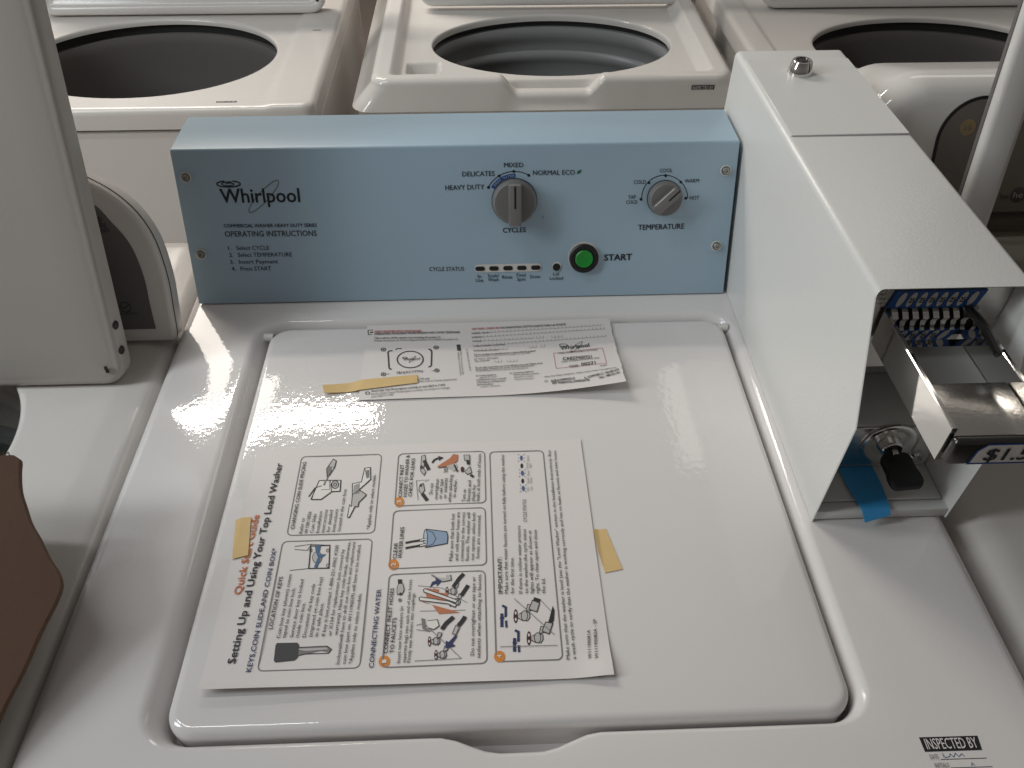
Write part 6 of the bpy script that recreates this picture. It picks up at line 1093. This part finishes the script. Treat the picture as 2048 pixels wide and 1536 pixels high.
# coin slide, pulled out towards the viewer
SX0, SX1, SY0, SY1 = .2645, .3300, -.3130, -.2030
bm = bmesh.new()
U = [(SX0, .1460), (SX0, .1739), (SX0+.0006, .1745), (SX0+.0029, .1745), (SX0+.0035, .1739), (SX0+.0035, .1470), (SX1-.0035, .1470), (SX1-.0035, .1739), (SX1-.0029, .1745), (SX1-.0006, .1745), (SX1, .1739), (SX1, .1460)]
loft(bm, [[(x, SY0+.0005, z) for x, z in U], [(x, SY1, z) for x, z in U]], True, True)
slide = from_bm('coin_slide', bm, M['mirror'], washer, 35)
bm = bmesh.new(); box(bm, SX0+.0036, SX1-.0036, SY0+.004, -.2120, .1472, .1490, .0006, 1); from_bm('slide_tray', bm, M['traysteel'], slide)
bm = bmesh.new(); box(bm, SX0+.0040, SX1-.0040, SY0+.003, -.2640, .1492, .1640, .0010, 2); blk = from_bm('slide_block', bm, M['chrome_w'], slide)
P_ = Print(lambda a, b, h: (a, b, .1640+h))
P_.text(M['whitep'], 'QUARTERS ONLY', (.2730, -.2720), (.3220, -.2720), .0030, .4); P_.text(M['whitep'], '8', (.2950, -.2860), (.2990, -.2860), .0040, .4); P_.text(M['whitep'], 'USE NO PENNIES', (.2730, -.3040), (.3220, -.3040), .0024, .4)
bm = bmesh.new(); box(bm, SX0+.001, SX1+.004, SY0-.0075, SY0+.0003, .1490, .1700, .003, 3); fp = from_bm('slide_front', bm, M['steel_d'], slide)
S_pl = lambda a, b, h: (a, SY0-.0076-h+(.0), b)
P_ = Print(S_pl)
o1 = [(.2785, .1505), (.3320, .1505), (.3320, .1690), (.2850, .1690), (.2800, .1630)]
P_.poly('dpw', o1); P_.poly('wht', [(.2803, .1520), (.3310, .1520), (.3310, .1677), (.2856, .1677), (.2815, .1625)])
P_.text('ink', '$1.50', (.2870, .1545), (.3225, .1545), .0104, 1.6); P_.build('price_label', slide)
bm = bmesh.new(); tube(bm, [(.3235, -.2030, .176), (.3265, -.222, .1745), (.3275, -.245, .170)], .0032, 8); from_bm('slide_spring', bm, M['steel_d'], slide)

# inspection sticker on the top panel
S_top = lambda a, b, h: (a, b, h)
P_ = Print(S_top)
P_.poly('blk', [(.2630, -.4335), (.3002, -.4337), (.3012, -.4247), (.2628, -.4244)])
P_.text('pap', 'INSPECTED BY', (.2650, -.4322), (.2985, -.4324), .0066, .3)
P_.text('mgr', 'DATE', (.2646, -.4382), (.2700, -.4382), .0028, .5); P_.line('dgr', .0004, [(.2712, -.4385), (.3008, -.4387)])
P_.text('mgr', 'INITIALS', (.2655, -.4435), (.2745, -.4435), .0028, .5); P_.line('dgr', .0004, [(.2755, -.4438), (.3020, -.4440)])
P_.line('blu', .0004, [(.2735, -.4375), (.2738, -.4345), (.2745, -.4375), (.2775, -.4370), (.2785, -.4352), (.2800, -.4374), (.2820, -.4350), (.2835, -.4372), (.2860, -.4355), (.2872, -.4374)])
P_.line('blu', .0004, [(.2890, -.4432), (.2900, -.4412), (.2912, -.4430)])
P_.build('inspection_sticker', washer)

# ---------------------------------------------------------------- things on the coin washer
key = thing('door_key', 'black-headed key sticking out of the round chrome lock under the coin slide', 'key', (.309, -.225, .044))
bm = bmesh.new(); box(bm, .3062, .3108, -.2260, -.2190, .0400, .0485, .0006, 1); from_bm('key_shank', bm, M['chrome_w'], key)
def kT(co):
    a = math.radians(-14); x, y = (co.x-.3105)*.86, (co.y+.2270)*.84
    return Vector((.3078+x*math.cos(a)-y*math.sin(a)*-1, -.2225+y*math.cos(a)-x*math.sin(a)*.35, co.z-(y*-1)*.38))
bm = bmesh.new()
o = rr(.3105, -.2440, .0145, .0160, .006, 4, 6)
o = [(x+(.0015 if y < -.245 else 0)*(1 if x > .31 else -1), y) for x, y in o]
mid = .044
rings = [[(x+(.3105-x)*k, y+(-.244-y)*k, mid+z) for x, y in o] for k, z in ((.10, -.0036), (.02, -.0026), (0, -.0010), (0, .0010), (.02, .0026), (.10, .0036))]
rings = [[tuple(kT(Vector(p))) for p in r] for r in rings]
loft(bm, rings, True, True); from_bm('key_head', bm, M['key'], key)

def strip_mesh(name, poly, zf, th, m, label, cat, group=None, sub=12, S=None):
    """a flat strip given by its outline, laid over a height function"""
    bm = bmesh.new()
    vs = [bm.verts.new((x, y, 0)) for x, y in poly]; bm.faces.new(vs)
    bmesh.ops.triangulate(bm, faces=bm.faces[:])
    bmesh.ops.subdivide_edges(bm, edges=bm.edges[:], cuts=sub, use_grid_fill=True)
    for v in bm.verts: v.co.z = zf(v.co.x, v.co.y)
    r = bmesh.ops.extrude_face_region(bm, geom=bm.faces[:])
    for v in r['geom']:
        if isinstance(v, bmesh.types.BMVert): v.co.z += th
    cx = sum(p[0] for p in poly)/len(poly); cy = sum(p[1] for p in poly)/len(poly)
    o = from_bm(name, bm, m, None, 50, (cx, cy, zf(cx, cy)))
    return tag(o, label, cat, group)
strip_mesh('blue_tape', [(.2965, -.2105), (.3080, -.2105), (.3085, -.2300), (.3035, -.2555), (.2990, -.2660), (.2800, -.2660), (.2770, -.2400), (.2750, -.2150)] if False else
           [(.2960, -.2100), (.3055, -.2100), (.3062, -.2280), (.3052, -.2440), (.3040, -.2580), (.2830, -.2620), (.2795, -.2440), (.2775, -.2280), (.2768, -.2110)],
           lambda x, y: .0140 if y > -.254 else .0140-.8*(-.254-y), .0005, M['bluet'], 'short strip of bright blue tape hanging out of the open coin box', 'tape', 'tape strips')

# papers
TH = .0063
def sheet_z(a, b): return .0022+.0065*math.exp(-max(b, 0)/.010)*max(0, 1-a/.24)+.004*math.exp(-((.2794-a)**2+b*b)/.018**2)+.0004*math.sin(a*38+b*9)
def S_sheet(a, b, h=0):
    return (-.2096+a*math.cos(TH)-b*math.sin(TH), -.3795+a*math.sin(TH)+b*math.cos(TH), sheet_z(a, b)+h)
CT = .0142; CW, CH = .2465, .1052
def card_z(a, b):
    s = max(0, (a/CW-.45)/.55); t = max(0, 1-b/(CH*.8))
    return .0022+.0125*s*s*t**1.5+.0003*math.sin(a*30)
def S_card(a, b, h=0):
    return (-.1305+a*math.cos(CT)-b*math.sin(CT), -.1075+a*math.sin(CT)+b*math.cos(CT), card_z(a, b)+h)
def paper(name, S, w, d, nx, ny, m, label, torn=False):
    rnd = random.Random(7); top = []; bot = []
    V = []; F = []
    for j in range(ny+1):
        for i in range(nx+1):
            a, b = w*i/nx, d*(j/ny)**1.5
            if torn and i == nx: a += rnd.uniform(-.0009, .0004)
            V.append(S(a, b, 0))
    n1 = len(V); W = nx+1
    V += [(x, y, z-.0002) for x, y, z in V]
    for j in range(ny):
        for i in range(nx):
            k = j*W+i; F.append([k, k+1, k+1+W, k+W]); F.append([n1+k, n1+k+W, n1+k+1+W, n1+k+1])
    edge = [i for i in range(W)]+[j*W+nx for j in range(1, ny+1)]+[ny*W+i for i in range(nx-1, -1, -1)]+[j*W for j in range(ny-1, 0, -1)]
    for p, q in zip(edge, edge[1:]+edge[:1]): F.append([p, n1+p, n1+q, q])
    c = S(w/2, d/2, 0)
    return tag(mesh(name, V, F, m, None, None, 60, c), label, 'paper')
sh = paper('instruction_sheet', S_sheet, .2794, .2159, 60, 50, M['paper'], 'large white quick start guide sheet with drawings, turned sideways on the washer lid')
P_ = Print(S_sheet); P_.thick = 1.55; P_.run(SHEET_PRINT).build('printing', sh)
cd = paper('registration_card', S_card, CW, CH, 50, 40, M['card'], 'long white registration card with form boxes taped near the back of the lid', True)
Print(S_card).run(CARD_PRINT).build('printing', cd)
def on_paper(S_inv, z0):
    return z0
def zsheet(x, y):
    a = (x+.2096)*math.cos(TH)+(y+.3795)*math.sin(TH); b = -(x+.2096)*math.sin(TH)+(y+.3795)*math.cos(TH)
    t = min(1, max(0, min(a+.004, .2794-a+.004, b+.004, .2159-b+.004)/.004))
    return .0012*(1-t)+t*(sheet_z(min(max(a, 0), .2794), min(max(b, 0), .2159))+.0010)
def zcard(x, y):
    a = (x+.1305)*math.cos(CT)+(y+.1075)*math.sin(CT)
    if a > 0: return card_z(a, .02)+.0010
    return .0012+.0034*min(1, -a/.034)**2+(.0016*max(0, 1+a/.01))
def ragged(poly, amp=.0006, n=5, seed=1):
    r = random.Random(seed); out = []
    for p, q in zip(poly, poly[1:]+poly[:1]):
        for k in range(n): out.append((p[0]+(q[0]-p[0])*k/n+r.uniform(-amp, amp)*(k > 0), p[1]+(q[1]-p[1])*k/n+r.uniform(-amp, amp)*(k > 0)))
    return out
strip_mesh('masking_tape', [(-.21502, -.23723), (-.20243, -.23631), (-.19772, -.2722), (-.20907, -.27524)], zsheet, .0002, M['masking'], 'square of yellow masking tape covering part of the orange heading on the guide sheet', 'tape', 'tape strips')
strip_mesh('masking_tape', [(.0690, -.2568), (.07924, -.25609), (.08766, -.29326), (.07398, -.29584), (.0708, -.27781)], zsheet, .0002, M['masking'], 'yellow masking tape over the right edge of the guide sheet', 'tape', 'tape strips')
strip_mesh('masking_tape', [(-.16524, -.08879), (-.13027, -.08178), (-.07793, -.07692), (-.07698, -.08774), (-.1247, -.0945), (-.1627, -.0985)], zcard, .0002, M['masking'], 'longest yellow masking tape strip, holding the left end of the registration card', 'tape', 'tape strips')

# ---------------------------------------------------------------- open-topped washers around it
def deck(bm, out, ell, zf, nr=26, ns=44, nc=10, rim=.012, skirt=.03, flare=0., lip=.03):
    """top sheet between an oval opening and a rounded outline, heights from zf(x, y), with rolled outer edge and a lip into the opening"""
    cx, cy, hx, hy, r = out; ex, ey, rx, ry = ell
    O = rr(cx, cy, hx-rim, hy-rim, r, ns, nc)
    ang = [math.atan2((y-ey)/hy, (x-ex)/hx) for x, y in O]
    I = [(ex+rx*math.cos(a), ey+ry*math.sin(a)) for a in ang]
    rings = []
    def inner(k): return [(ex+rx*k*math.cos(a), ey+ry*k*math.sin(a)) for a in ang]
    kz = lambda q, dz: [(x, y, zf(x, y)+dz) for x, y in q]
    base = kz(I, 0)
    rings.append([(x, y, z-lip) for (x, y), (_, _, z) in zip(inner(.985), base)])
    for t in (0, 30, 60):
        c = math.radians(t); rings.append([(x, y, z-.008*(1-math.sin(c))) for (x, y), (_, _, z) in zip(inner(.985+.012*(1-math.cos(c))), base)])
    for k in range(nr+1):
        s = (k/nr); rings.append([(a[0]+(b[0]-a[0])*s, a[1]+(b[1]-a[1])*s, zf(a[0]+(b[0]-a[0])*s, a[1]+(b[1]-a[1])*s)) for a, b in zip(I, O)])
    for k in range(1, 7):
        t = k/6*math.pi/2
        rings.append([(x, y, zf(a, b)-rim*(1-math.cos(t))) for (x, y), (a, b) in zip(rr(cx, cy, hx-rim+rim*math.sin(t), hy-rim+rim*math.sin(t), r+rim*math.sin(t), ns, nc), O)])
    rings.append([(x, y, zf(a, b)*.0+(cz0 if False else zf(O[0][0], O[0][1]))-skirt) for (x, y), (a, b) in zip(rr(cx, cy, hx+flare, hy+flare*.3, r+rim, ns, nc), O)])
    loft(bm, rings)

def tub(parent, ex, ey, rx, ry, z, inner_m, deep_m, gap_m=None, ledges=False):
    bm = bmesh.new()
    def ell(k, dz, dx=0): return [(ex+dx+rx*k*math.cos(2*math.pi*i/72), ey+ry*k*math.sin(2*math.pi*i/72), z+dz) for i in range(72)]
    loft(bm, [ell(.99, -.006), ell(1.045, -.010), ell(1.045, -.030)], mi=2)
    if not ledges:
        loft(bm, [ell(1.05, -.026), ell(1.0, -.026), ell(.995, -.032), ell(1.0, -.045), ell(1.03, -.075), ell(1.05, -.12), ell(1.05, -.46), ell(.6, -.50), ell(.1, -.49)], False, True, mi=0)
        return from_bm('wash_tub', bm, [inner_m, deep_m, gap_m or M['gap']], parent, 50)
    loft(bm, [ell(1.05, -.024), ell(.992, -.024), ell(.980, -.031), ell(.984, -.046), ell(1.02, -.052), ell(1.03, -.072), ell(1.0, -.076), ell(.995, -.088), ell(1.03, -.094), ell(1.05, -.120), ell(1.05, -.150)], mi=0)
    loft(bm, [ell(1.06, -.146), ell(.99, -.148), ell(.985, -.165), ell(1.02, -.170), ell(1.02, -.46), ell(.6, -.50), ell(.1, -.49)], False, True, mi=1)
    return from_bm('wash_tub', bm, [inner_m, deep_m, gap_m or M['gap']], parent, 50)

def lid_slab(name, parent, x0, x1, h, base, tilt, m, th=.022, rad=.03, inset=.014, step=.006, zstart=.0):
    """an open lid leaning back; its local a axis is x, b runs up the slope, c towards the viewer"""
    ct, st = math.cos(tilt), math.sin(tilt)
    W = lambda a, b, c: (a, base[0]+b*st-c*ct, base[1]+b*ct+c*st)
    cx, hx = (x0+x1)/2, (x1-x0)/2; cy, hy = zstart+h/2, h/2
    R = lambda d, c: [W(x, y, c) for x, y in rr(cx, cy, hx-d, hy-d, max(rad-d, .004), 14, 8)]
    rings = [R(.006, -th), R(0, -th+.005), R(0, -.004), R(.0012, -.0012), R(.004, 0), R(inset-.003, 0), R(inset, -step*.4), R(inset+.004, -step), R(inset+.03, -step-.0004)]
    bm = bmesh.new(); loft(bm, rings, True, True)
    return from_bm(name, bm, m, parent, 50), W

def inspected(parent, S, w, hgt, name='inspection_sticker', simple=False):
    P_ = Print(S)
    if simple:
        P_.poly('blk', [(0, 0), (w, 0), (w, hgt), (0, hgt)]); P_.text('pap', 'INSPECTED BY', (.002, hgt*.15), (w-.002, hgt*.15), hgt*.7, .5)
    else:
        P_.poly('wht', [(0, -hgt*2.0), (w, -hgt*2.0), (w, 0), (0, 0)]); P_.poly('blk', [(0, 0), (w, 0), (w, hgt), (0, hgt)])
        P_.text('pap', 'INSPECTED BY', (w*.05, hgt*.14), (w*.95, hgt*.14), hgt*.72, .3)
        for k, t in enumerate(('DATE', 'INITIALS')):
            y = -hgt*(.75+k*1.0); P_.text('mgr', t, (w*.05, y), (w*.2, y), hgt*.35, .5); P_.line('mgr', .0006, [(w*.24, y), (w*.95, y)])
        P_.line('dgr', .0006, [(w*.3, -hgt*.6), (w*.36, -hgt*.35), (w*.42, -hgt*.62), (w*.55, -hgt*.4), (w*.6, -hgt*.6)]); P_.line('dgr', .0006, [(w*.5, -hgt*1.6), (w*.55, -hgt*1.35), (w*.6, -hgt*1.6)])
    P_.build(name, parent)

# --- left neighbour: open lid, arched grey console
LW = thing('washer', 'white washer at far left, plain lid standing open before an arched grey console', 'washing machine', (-.665, -.2, -HT), 'washers standing around the coin washer')
bm = bmesh.new(); shell(bm, -1.005, -.3275, -.488, .165, -HT, -.033, .012); from_bm('cabinet', bm, M['cream'], LW)
bm = bmesh.new(); deck(bm, (-.666, -.163, .343, .330, .02), (-.640, -.150, .212, .165), lambda x, y: -.002-.004*min(1, max(0, (x+.36)/.03)), skirt=.032, rim=.014); from_bm('top_panel', bm, M['cream'], LW, 50)
tub(LW, -.640, -.150, .212, .165, -.002, M['whitep'], M['tub_l'], M['whitep'], True)
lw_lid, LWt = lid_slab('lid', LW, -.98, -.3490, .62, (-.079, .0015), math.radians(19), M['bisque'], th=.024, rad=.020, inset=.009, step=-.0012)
for b in (.0574, .0328):
    bm = bmesh.new(); c = Vector(LWt(-.3497, b, -.006)); lathe(bm, [(.0042, 0), (.0042, .0012), (.003, .002), (.001, .002)], c, (1, -.25, .1), 14, 0, False, True); from_bm('lid_bumper', bm, M['black'], lw_lid)
bm = bmesh.new(); c = LWt(-.3625, .0175, .0028); box(bm, c[0]-.0011, c[0]+.0011, c[1]-.001, c[1]+.001, c[2]-.004, c[2]+.003); from_bm('lid_mark', bm, M['gap'], lw_lid)
# console: body, raised arched cap, grey face
t19 = math.radians(19)
S_lc = lambda a, b, h=0: (a, -.0187+b*math.sin(t19)-h*math.cos(t19), .0005+b*math.cos(t19)+h*math.sin(t19))
def spline(pts, n=6):
    out = []
    P = [pts[0]]+pts+[pts[-1]]
    for i in range(1, len(P)-2):
        for k in range(n):
            t = k/n; p0, p1, p2, p3 = P[i-1], P[i], P[i+1], P[i+2]
            out.append(tuple(.5*((2*p1[j])+(-p0[j]+p2[j])*t+(2*p0[j]-5*p1[j]+4*p2[j]-p3[j])*t*t+(-p0[j]+3*p1[j]-3*p2[j]+p3[j])*t**3) for j in range(2)))
    out.append(pts[-1]); return out
arch = spline([(-.3226, .0015), (-.3195, .0055), (-.3182, .0330), (-.3175, .0640), (-.3220, .1005), (-.3330, .1265), (-.3506, .1463), (-.3740, .1615), (-.42, .187), (-.52, .206), (-.66, .212)])
arch = arch+[(-1.33-x+.01, y) for x, y in arch[::-1][1:]]
ctr = (-.66, .08)
def shrink(o, dx, dy): return [(x+(dx if x < ctr[0] else -dx)*min(1, abs(x-ctr[0])/.15), max(.0, y-dy*(1 if y > .02 else -.2))) for x, y in o]
bm = bmesh.new()
back = [S_lc(x, y, -.060) for x, y in arch]; big = lambda g, h: [S_lc(x+(g if x > ctr[0] else -g)*min(1, abs(x-ctr[0])/.15), y+g*(y > .01)*min(1, y/.05), h) for x, y in arch]
loft(bm, [big(-.001, -.026), big(-.001, -.010), big(-.002, -.0075), big(-.005, -.007)], True, True); con = from_bm('control_console', bm, M['cream'], LW, 50)
bm = bmesh.new()
loft(bm, [[S_lc(x, y, -.0060) for x, y in arch], [S_lc(x, y, -.0034) for x, y in arch], [S_lc(x, y, -.0012) for x, y in shrink(arch, .001, .001)], [S_lc(x, y, 0) for x, y in shrink(arch, .004, .004)]], False, True); from_bm('arched_cap', bm, M['cream'], con, 50)
bm = bmesh.new(); loft(bm, [big(.0006, -.0078), big(.0009, -.0064), big(.0004, -.0060)]); from_bm('cap_seam', bm, M['gap'], con)
face = spline([(-.3358, .0145), (-.3364, .0400), (-.3365, .0685), (-.3423, .0985), (-.3552, .1207), (-.3723, .1407), (-.42, .158), (-.52, .178), (-.66, .184)])
face = face+[(-1.32-x, y) for x, y in face[::-1][1:]]
P_ = Print(lambda a, b, h: S_lc(a, b, .0003+h))
P_.poly(M['face'], face)
P_.text(M['greyink'], 'ing', (-.377, .1310), (-.3680, .1310), .0050, .4)
P_.text(M['greyink'], 'Deep', (-.3790, .1220), (-.3630, .1220), .0055, .4); P_.text(M['greyink'], 'Water', (-.3775, .1165), (-.3600, .1165), .0052, .4); P_.text(M['greyink'], 'Wash', (-.3755, .1115), (-.3590, .1115), .0052, .4)
n = 24; P_.line(M['grnink'], .0010, [(-.3605+.0052*math.cos(2*math.pi*i/n), .0376+.0050*math.sin(2*math.pi*i/n)) for i in range(n)], 1); P_.line(M['grnink'], .0012, [(-.3645, .0385), (-.3615, .0365), (-.3590, .0385), (-.3560, .0400)])
P_.text(M['grnink'], 'HIGH EFFICIENCY', (-.3690, .0300), (-.3490, .0300), .0022, .3)
P_.build('control_face', con)

# cardboard on its top
CB = thing('cardboard_sheet', 'torn piece of brown corrugated cardboard on the front of the left washer', 'cardboard', (-.5, -.3, .004))
def cb_panel(name, pts3, th):
    bm = bmesh.new(); A = [Vector(p) for p in pts3]
    nrm = (A[1]-A[0]).cross(A[-1]-A[0]).normalized()
    if nrm.z < 0: nrm = -nrm
    n = len(A); f = [bm.verts.new(p) for p in A]; b = [bm.verts.new(p-nrm*th) for p in A]
    bm.faces.new(f); bm.faces.new(b[::-1])
    for i in range(n):
        q = bm.faces.new((f[i], b[i], b[(i+1) % n], f[(i+1) % n])); q.material_index = 1
    return from_bm(name, bm, [M['cardboard'], M['corr']], CB, 20)
ld = lambda x, y: (x, y, .0900+(y+.24)*.405)
cb_panel('sloping_flap', [ld(-.95, -.2400), *[ld(*p) for p in spline([(-.3500, -.2400), (-.3455, -.2435), (-.3440, -.2515), (-.3405, -.2640), (-.3345, -.2755), (-.3285, -.2860), (-.3205, -.2960), (-.3120, -.3080), (-.3020, -.3200), (-.3000, -.3310), (-.3075, -.3530), (-.3140, -.3760), (-.3225, -.4000), (-.3300, -.4360)], 4)], ld(-.95, -.4360)], .005)
cb_panel('back_flap', [(-.95, -.2345, .0035), (-.420, -.2345, .0035), (-.420, -.2370, .0840), (-.95, -.2370, .0840)], .004)
bm = bmesh.new()
for i in range(160):
    x = -.353-.0036*i
    tube(bm, [(x, -.2402+.0004, .0897), (x-.0018, -.2372, .0899), (x-.0036, -.2402, .0897)], .0006, 4)
from_bm('corrugation', bm, M['corr'], CB)

# --- left rear washer
g_rear = 'washers standing around the coin washer'
RL = thing('washer', 'white washer behind the coin washer at upper left, lid up over a wide dark tub', 'washing machine', (-.62, .88, -HT), g_rear)
bm = bmesh.new(); shell(bm, -.948, -.276, .5835, 1.235, -HT, -.0790, .008); from_bm('cabinet', bm, M['cream'], RL)
bm = bmesh.new(); deck(bm, (-.612, .905, .338, .327, .012), (-.588, .787, .222, .168), lambda x, y: -.040+.003*min(1, max(0, (abs(x+.612)-.26)/.01)), rim=.010, skirt=.0365, lip=.009); from_bm('top_panel', bm, M['cream'], RL, 50)
tub(RL, -.588, .787, .222, .168, -.041, M['tub'], M['basket'])
rl_lid, _ = lid_slab('lid', RL, -.842, -.303, .50, (.966, -.036), math.radians(10), M['cream'], th=.03, rad=.030, inset=.016, step=.007)
bm = bmesh.new(); box(bm, -.318, -.3125, .958, .961, -.012, .000); from_bm('lid_bumper', bm, M['black'], rl_lid)
inspected(RL, lambda a, b, h: (-.4300+a, .5990+b, -.040+h), .032, .005, simple=True)
P_ = Print(lambda a, b, h: (a, b, -.037+h)); P_.line('blk', .003, [(-.318, .8850), (-.303, .8852)]); P_.build('rating_mark', RL)

# --- middle rear washer: sloped glossy top with rails, dispenser cup and a scooped handle
RM = thing('washer', 'glossy white washer behind the blue panel with sloping sides and scooped front handle', 'washing machine', (.11, .98, -HT), g_rear)
bm = bmesh.new(); shell(bm, -.222, .442, .672, 1.32, -HT, -.0900, .008); from_bm('cabinet', bm, M['gloss'], RM)
def sst(a, b, x):
    t = min(1, max(0, (x-a)/(b-a))); return t*t*(3-2*t)
def z_mid(x, y):
    side = min(x+.1960, .4120-x, y-.664)
    z = -.036
    dk = sst(.030, .050, min(x+.1960, .4120-x))*sst(.020, .034, y-.664)
    z -= .020*dk
    cup = sst(0, .010, x+.143)*sst(0, .012, -.080-x)*sst(0, .014, y-.733)*sst(0, .010, .782-y)
    z -= .022*cup
    sc = sst(.018, .050, x)*sst(.018, .050, .214-x)*(1-sst(.688, .708, y))
    z -= .026*sc
    return z
bm = bmesh.new(); deck(bm, (.108, .985, .305, .322, .018), (.1200, .861, .2220, .143), z_mid, nr=110, ns=160, rim=.014, skirt=.050, flare=.034, lip=.012); from_bm('top_panel', bm, M['gloss'], RM, 60)
tub(RM, .1200, .861, .2220, .143, -.056, M['tub_l'], M['basket'], None, True)
rm_lid, _ = lid_slab('lid', RM, -.1285, .3935, .50, (1.018, -.044), math.radians(10), M['cream'], th=.03, rad=.025, inset=.012, step=.006)
inspected(RM, lambda a, b, h: (.3400+a, .6610-h, -.0585+b), .0385, .0085)

# --- right rear washer
RR = thing('washer', 'white washer at upper right behind the coin meter, lid up over a large dark tub', 'washing machine', (.80, .88, -HT), g_rear)
bm = bmesh.new(); shell(bm, .472, 1.135, .570, 1.235, -HT, -.0790, .008); from_bm('cabinet', bm, M['cream'], RR)
bm = bmesh.new(); deck(bm, (.803, .900, .341, .335, .012), (.800, .785, .218, .140), lambda x, y: -.040+.004*min(1, max(0, (abs(x-.803)-.292)/.006)), rim=.010, skirt=.0365, lip=.009); from_bm('top_panel', bm, M['cream'], RR, 50)
tub(RR, .800, .785, .218, .140, -.041, M['tub'], M['basket'])
lid_slab('lid', RR, .535, 1.08, .50, (.966, -.036), math.radians(10), M['cream'], th=.03, rad=.030, inset=.016, step=.007)

# --- right neighbour: rounded console, glass lid standing open
RN = thing('washer', 'white washer at far right with rounded dark console and open glass lid', 'washing machine', (.70, -.2, -HT), g_rear)
bm = bmesh.new(); shell(bm, .368, 1.045, -.40, .165, -HT, -.034, .012); from_bm('cabinet', bm, M['cream'], RN)
bm = bmesh.new(); deck(bm, (.706, -.125, .340, .295, .03), (.72, -.16, .20, .155), lambda x, y: -.006, rim=.03, skirt=.045, lip=.03); from_bm('top_panel', bm, M['cream'], RN, 50)
tub(RN, .72, -.16, .20, .155, -.006, M['tub'], M['basket'])
S_rc = lambda a, b, h=0: (a, .037+b*math.sin(t19)-h*math.cos(t19), .0002+b*math.cos(t19)+h*math.sin(t19))
def rcr(d, h, y0=.072): return [S_rc(x, y, h) for x, y in rr(.714, (y0+.2195)/2, .3515-d, (.2195-y0)/2-d, max(.062-d, .01) if (.2195-y0)/2-d > .062-d else .05, 14, 12)]
bm = bmesh.new()
rings = [rcr(.0, -.12), rcr(0, -.035)]
for k in range(1, 8):
    t = k/7*math.pi/2; rings.append(rcr(.030*(1-math.cos(t)), -.035+.035*math.sin(t)))
loft(bm, rings, True, True); rcon = from_bm('control_console', bm, M['gloss'], RN, 60)
bm = bmesh.new(); box(bm, .366, 1.06, .070, .16, .0505, .070, .004, 2); from_bm('base_shadow_gap', bm, M['face'], rcon)  # solid dark box stands in for the shaded gap under the console
bm = bmesh.new(); box(bm, .366, 1.06, .058, .16, .0005, .050, .008, 3); from_bm('console_base', bm, M['liner'], rcon)
def gl(d, h, r=.042): return [S_rc(x, y, h) for x, y in rr(.714, .1395, .2800-d, .0580-d, r-d, 14, 12)]
bm = bmesh.new(); loft(bm, [gl(0, .0003), gl(0, .0012), gl(.0008, .0016), gl(.0022, .0016), gl(.0030, .0008)]); from_bm('panel_trim', bm, M['black'], rcon)
bm = bmesh.new(); loft(bm, [gl(.0030, .0002), gl(.0030, .0010)], False, True); gp = from_bm('glass_panel', bm, M['glassp'], rcon)
P_ = Print(lambda a, b, h: S_rc(a, b, .0010+h))
P_.disc(M['goldink'], (.4630, .1682), .0078, .0078); P_.text(M['glassp'], 'LG', (.4592, .1660), (.4665, .1660), .0048, .2); P_.text(M['goldink'], 'LG', (.4755, .1640), (.4950, .1640), .0085, .6); P_.build('brand_mark', rcon); P_ = Print(lambda a, b, h: S_rc(a, b, .0010+h))
P_.disc(M['greyink'], (.5310, .1013), .0080, .0080); P_.text('lgr', 'he', (.5262, .0985), (.5358, .0985), .0060, .6)
P_.text(M['greyink'], 'he', (.5130, .0975), (.5210, .0975), .0060, .8)
P_.build('efficiency_mark', rcon)
# glass lid: white frame with a tinted pane
t11 = math.radians(11)
W = lambda a, b, c: (a, -.027+b*math.sin(t11)-c*math.cos(t11), .004+b*math.cos(t11)+c*math.sin(t11))
def LR(d, c): return [W(x, y, c) for x, y in rr(.735, .262, .305-d, .262-d, max(.026-d*.6, .006), 14, 8)]
bm = bmesh.new(); loft(bm, [LR(.026, -.011), LR(0, -.011), LR(0, -.005), LR(.0012, -.0015), LR(.004, 0), LR(.024, 0), LR(.028, -.001), LR(.030, -.004), LR(.030, -.010), LR(.026, -.011)])
rlid = from_bm('lid', bm, M['gloss'], RN, 45)
bm = bmesh.new(); loft(bm, [LR(.004, -.0150), LR(-.0008, -.0148), LR(-.0008, -.0105), LR(.002, -.0105)]); from_bm('lid_gasket', bm, M['face'], rlid)
bm = bmesh.new(); loft(bm, [LR(.0302, -.009), LR(.0302, -.006)], True, True); from_bm('glass_pane', bm, M['glass'], rlid)
bpy.data.objects.remove(_to)
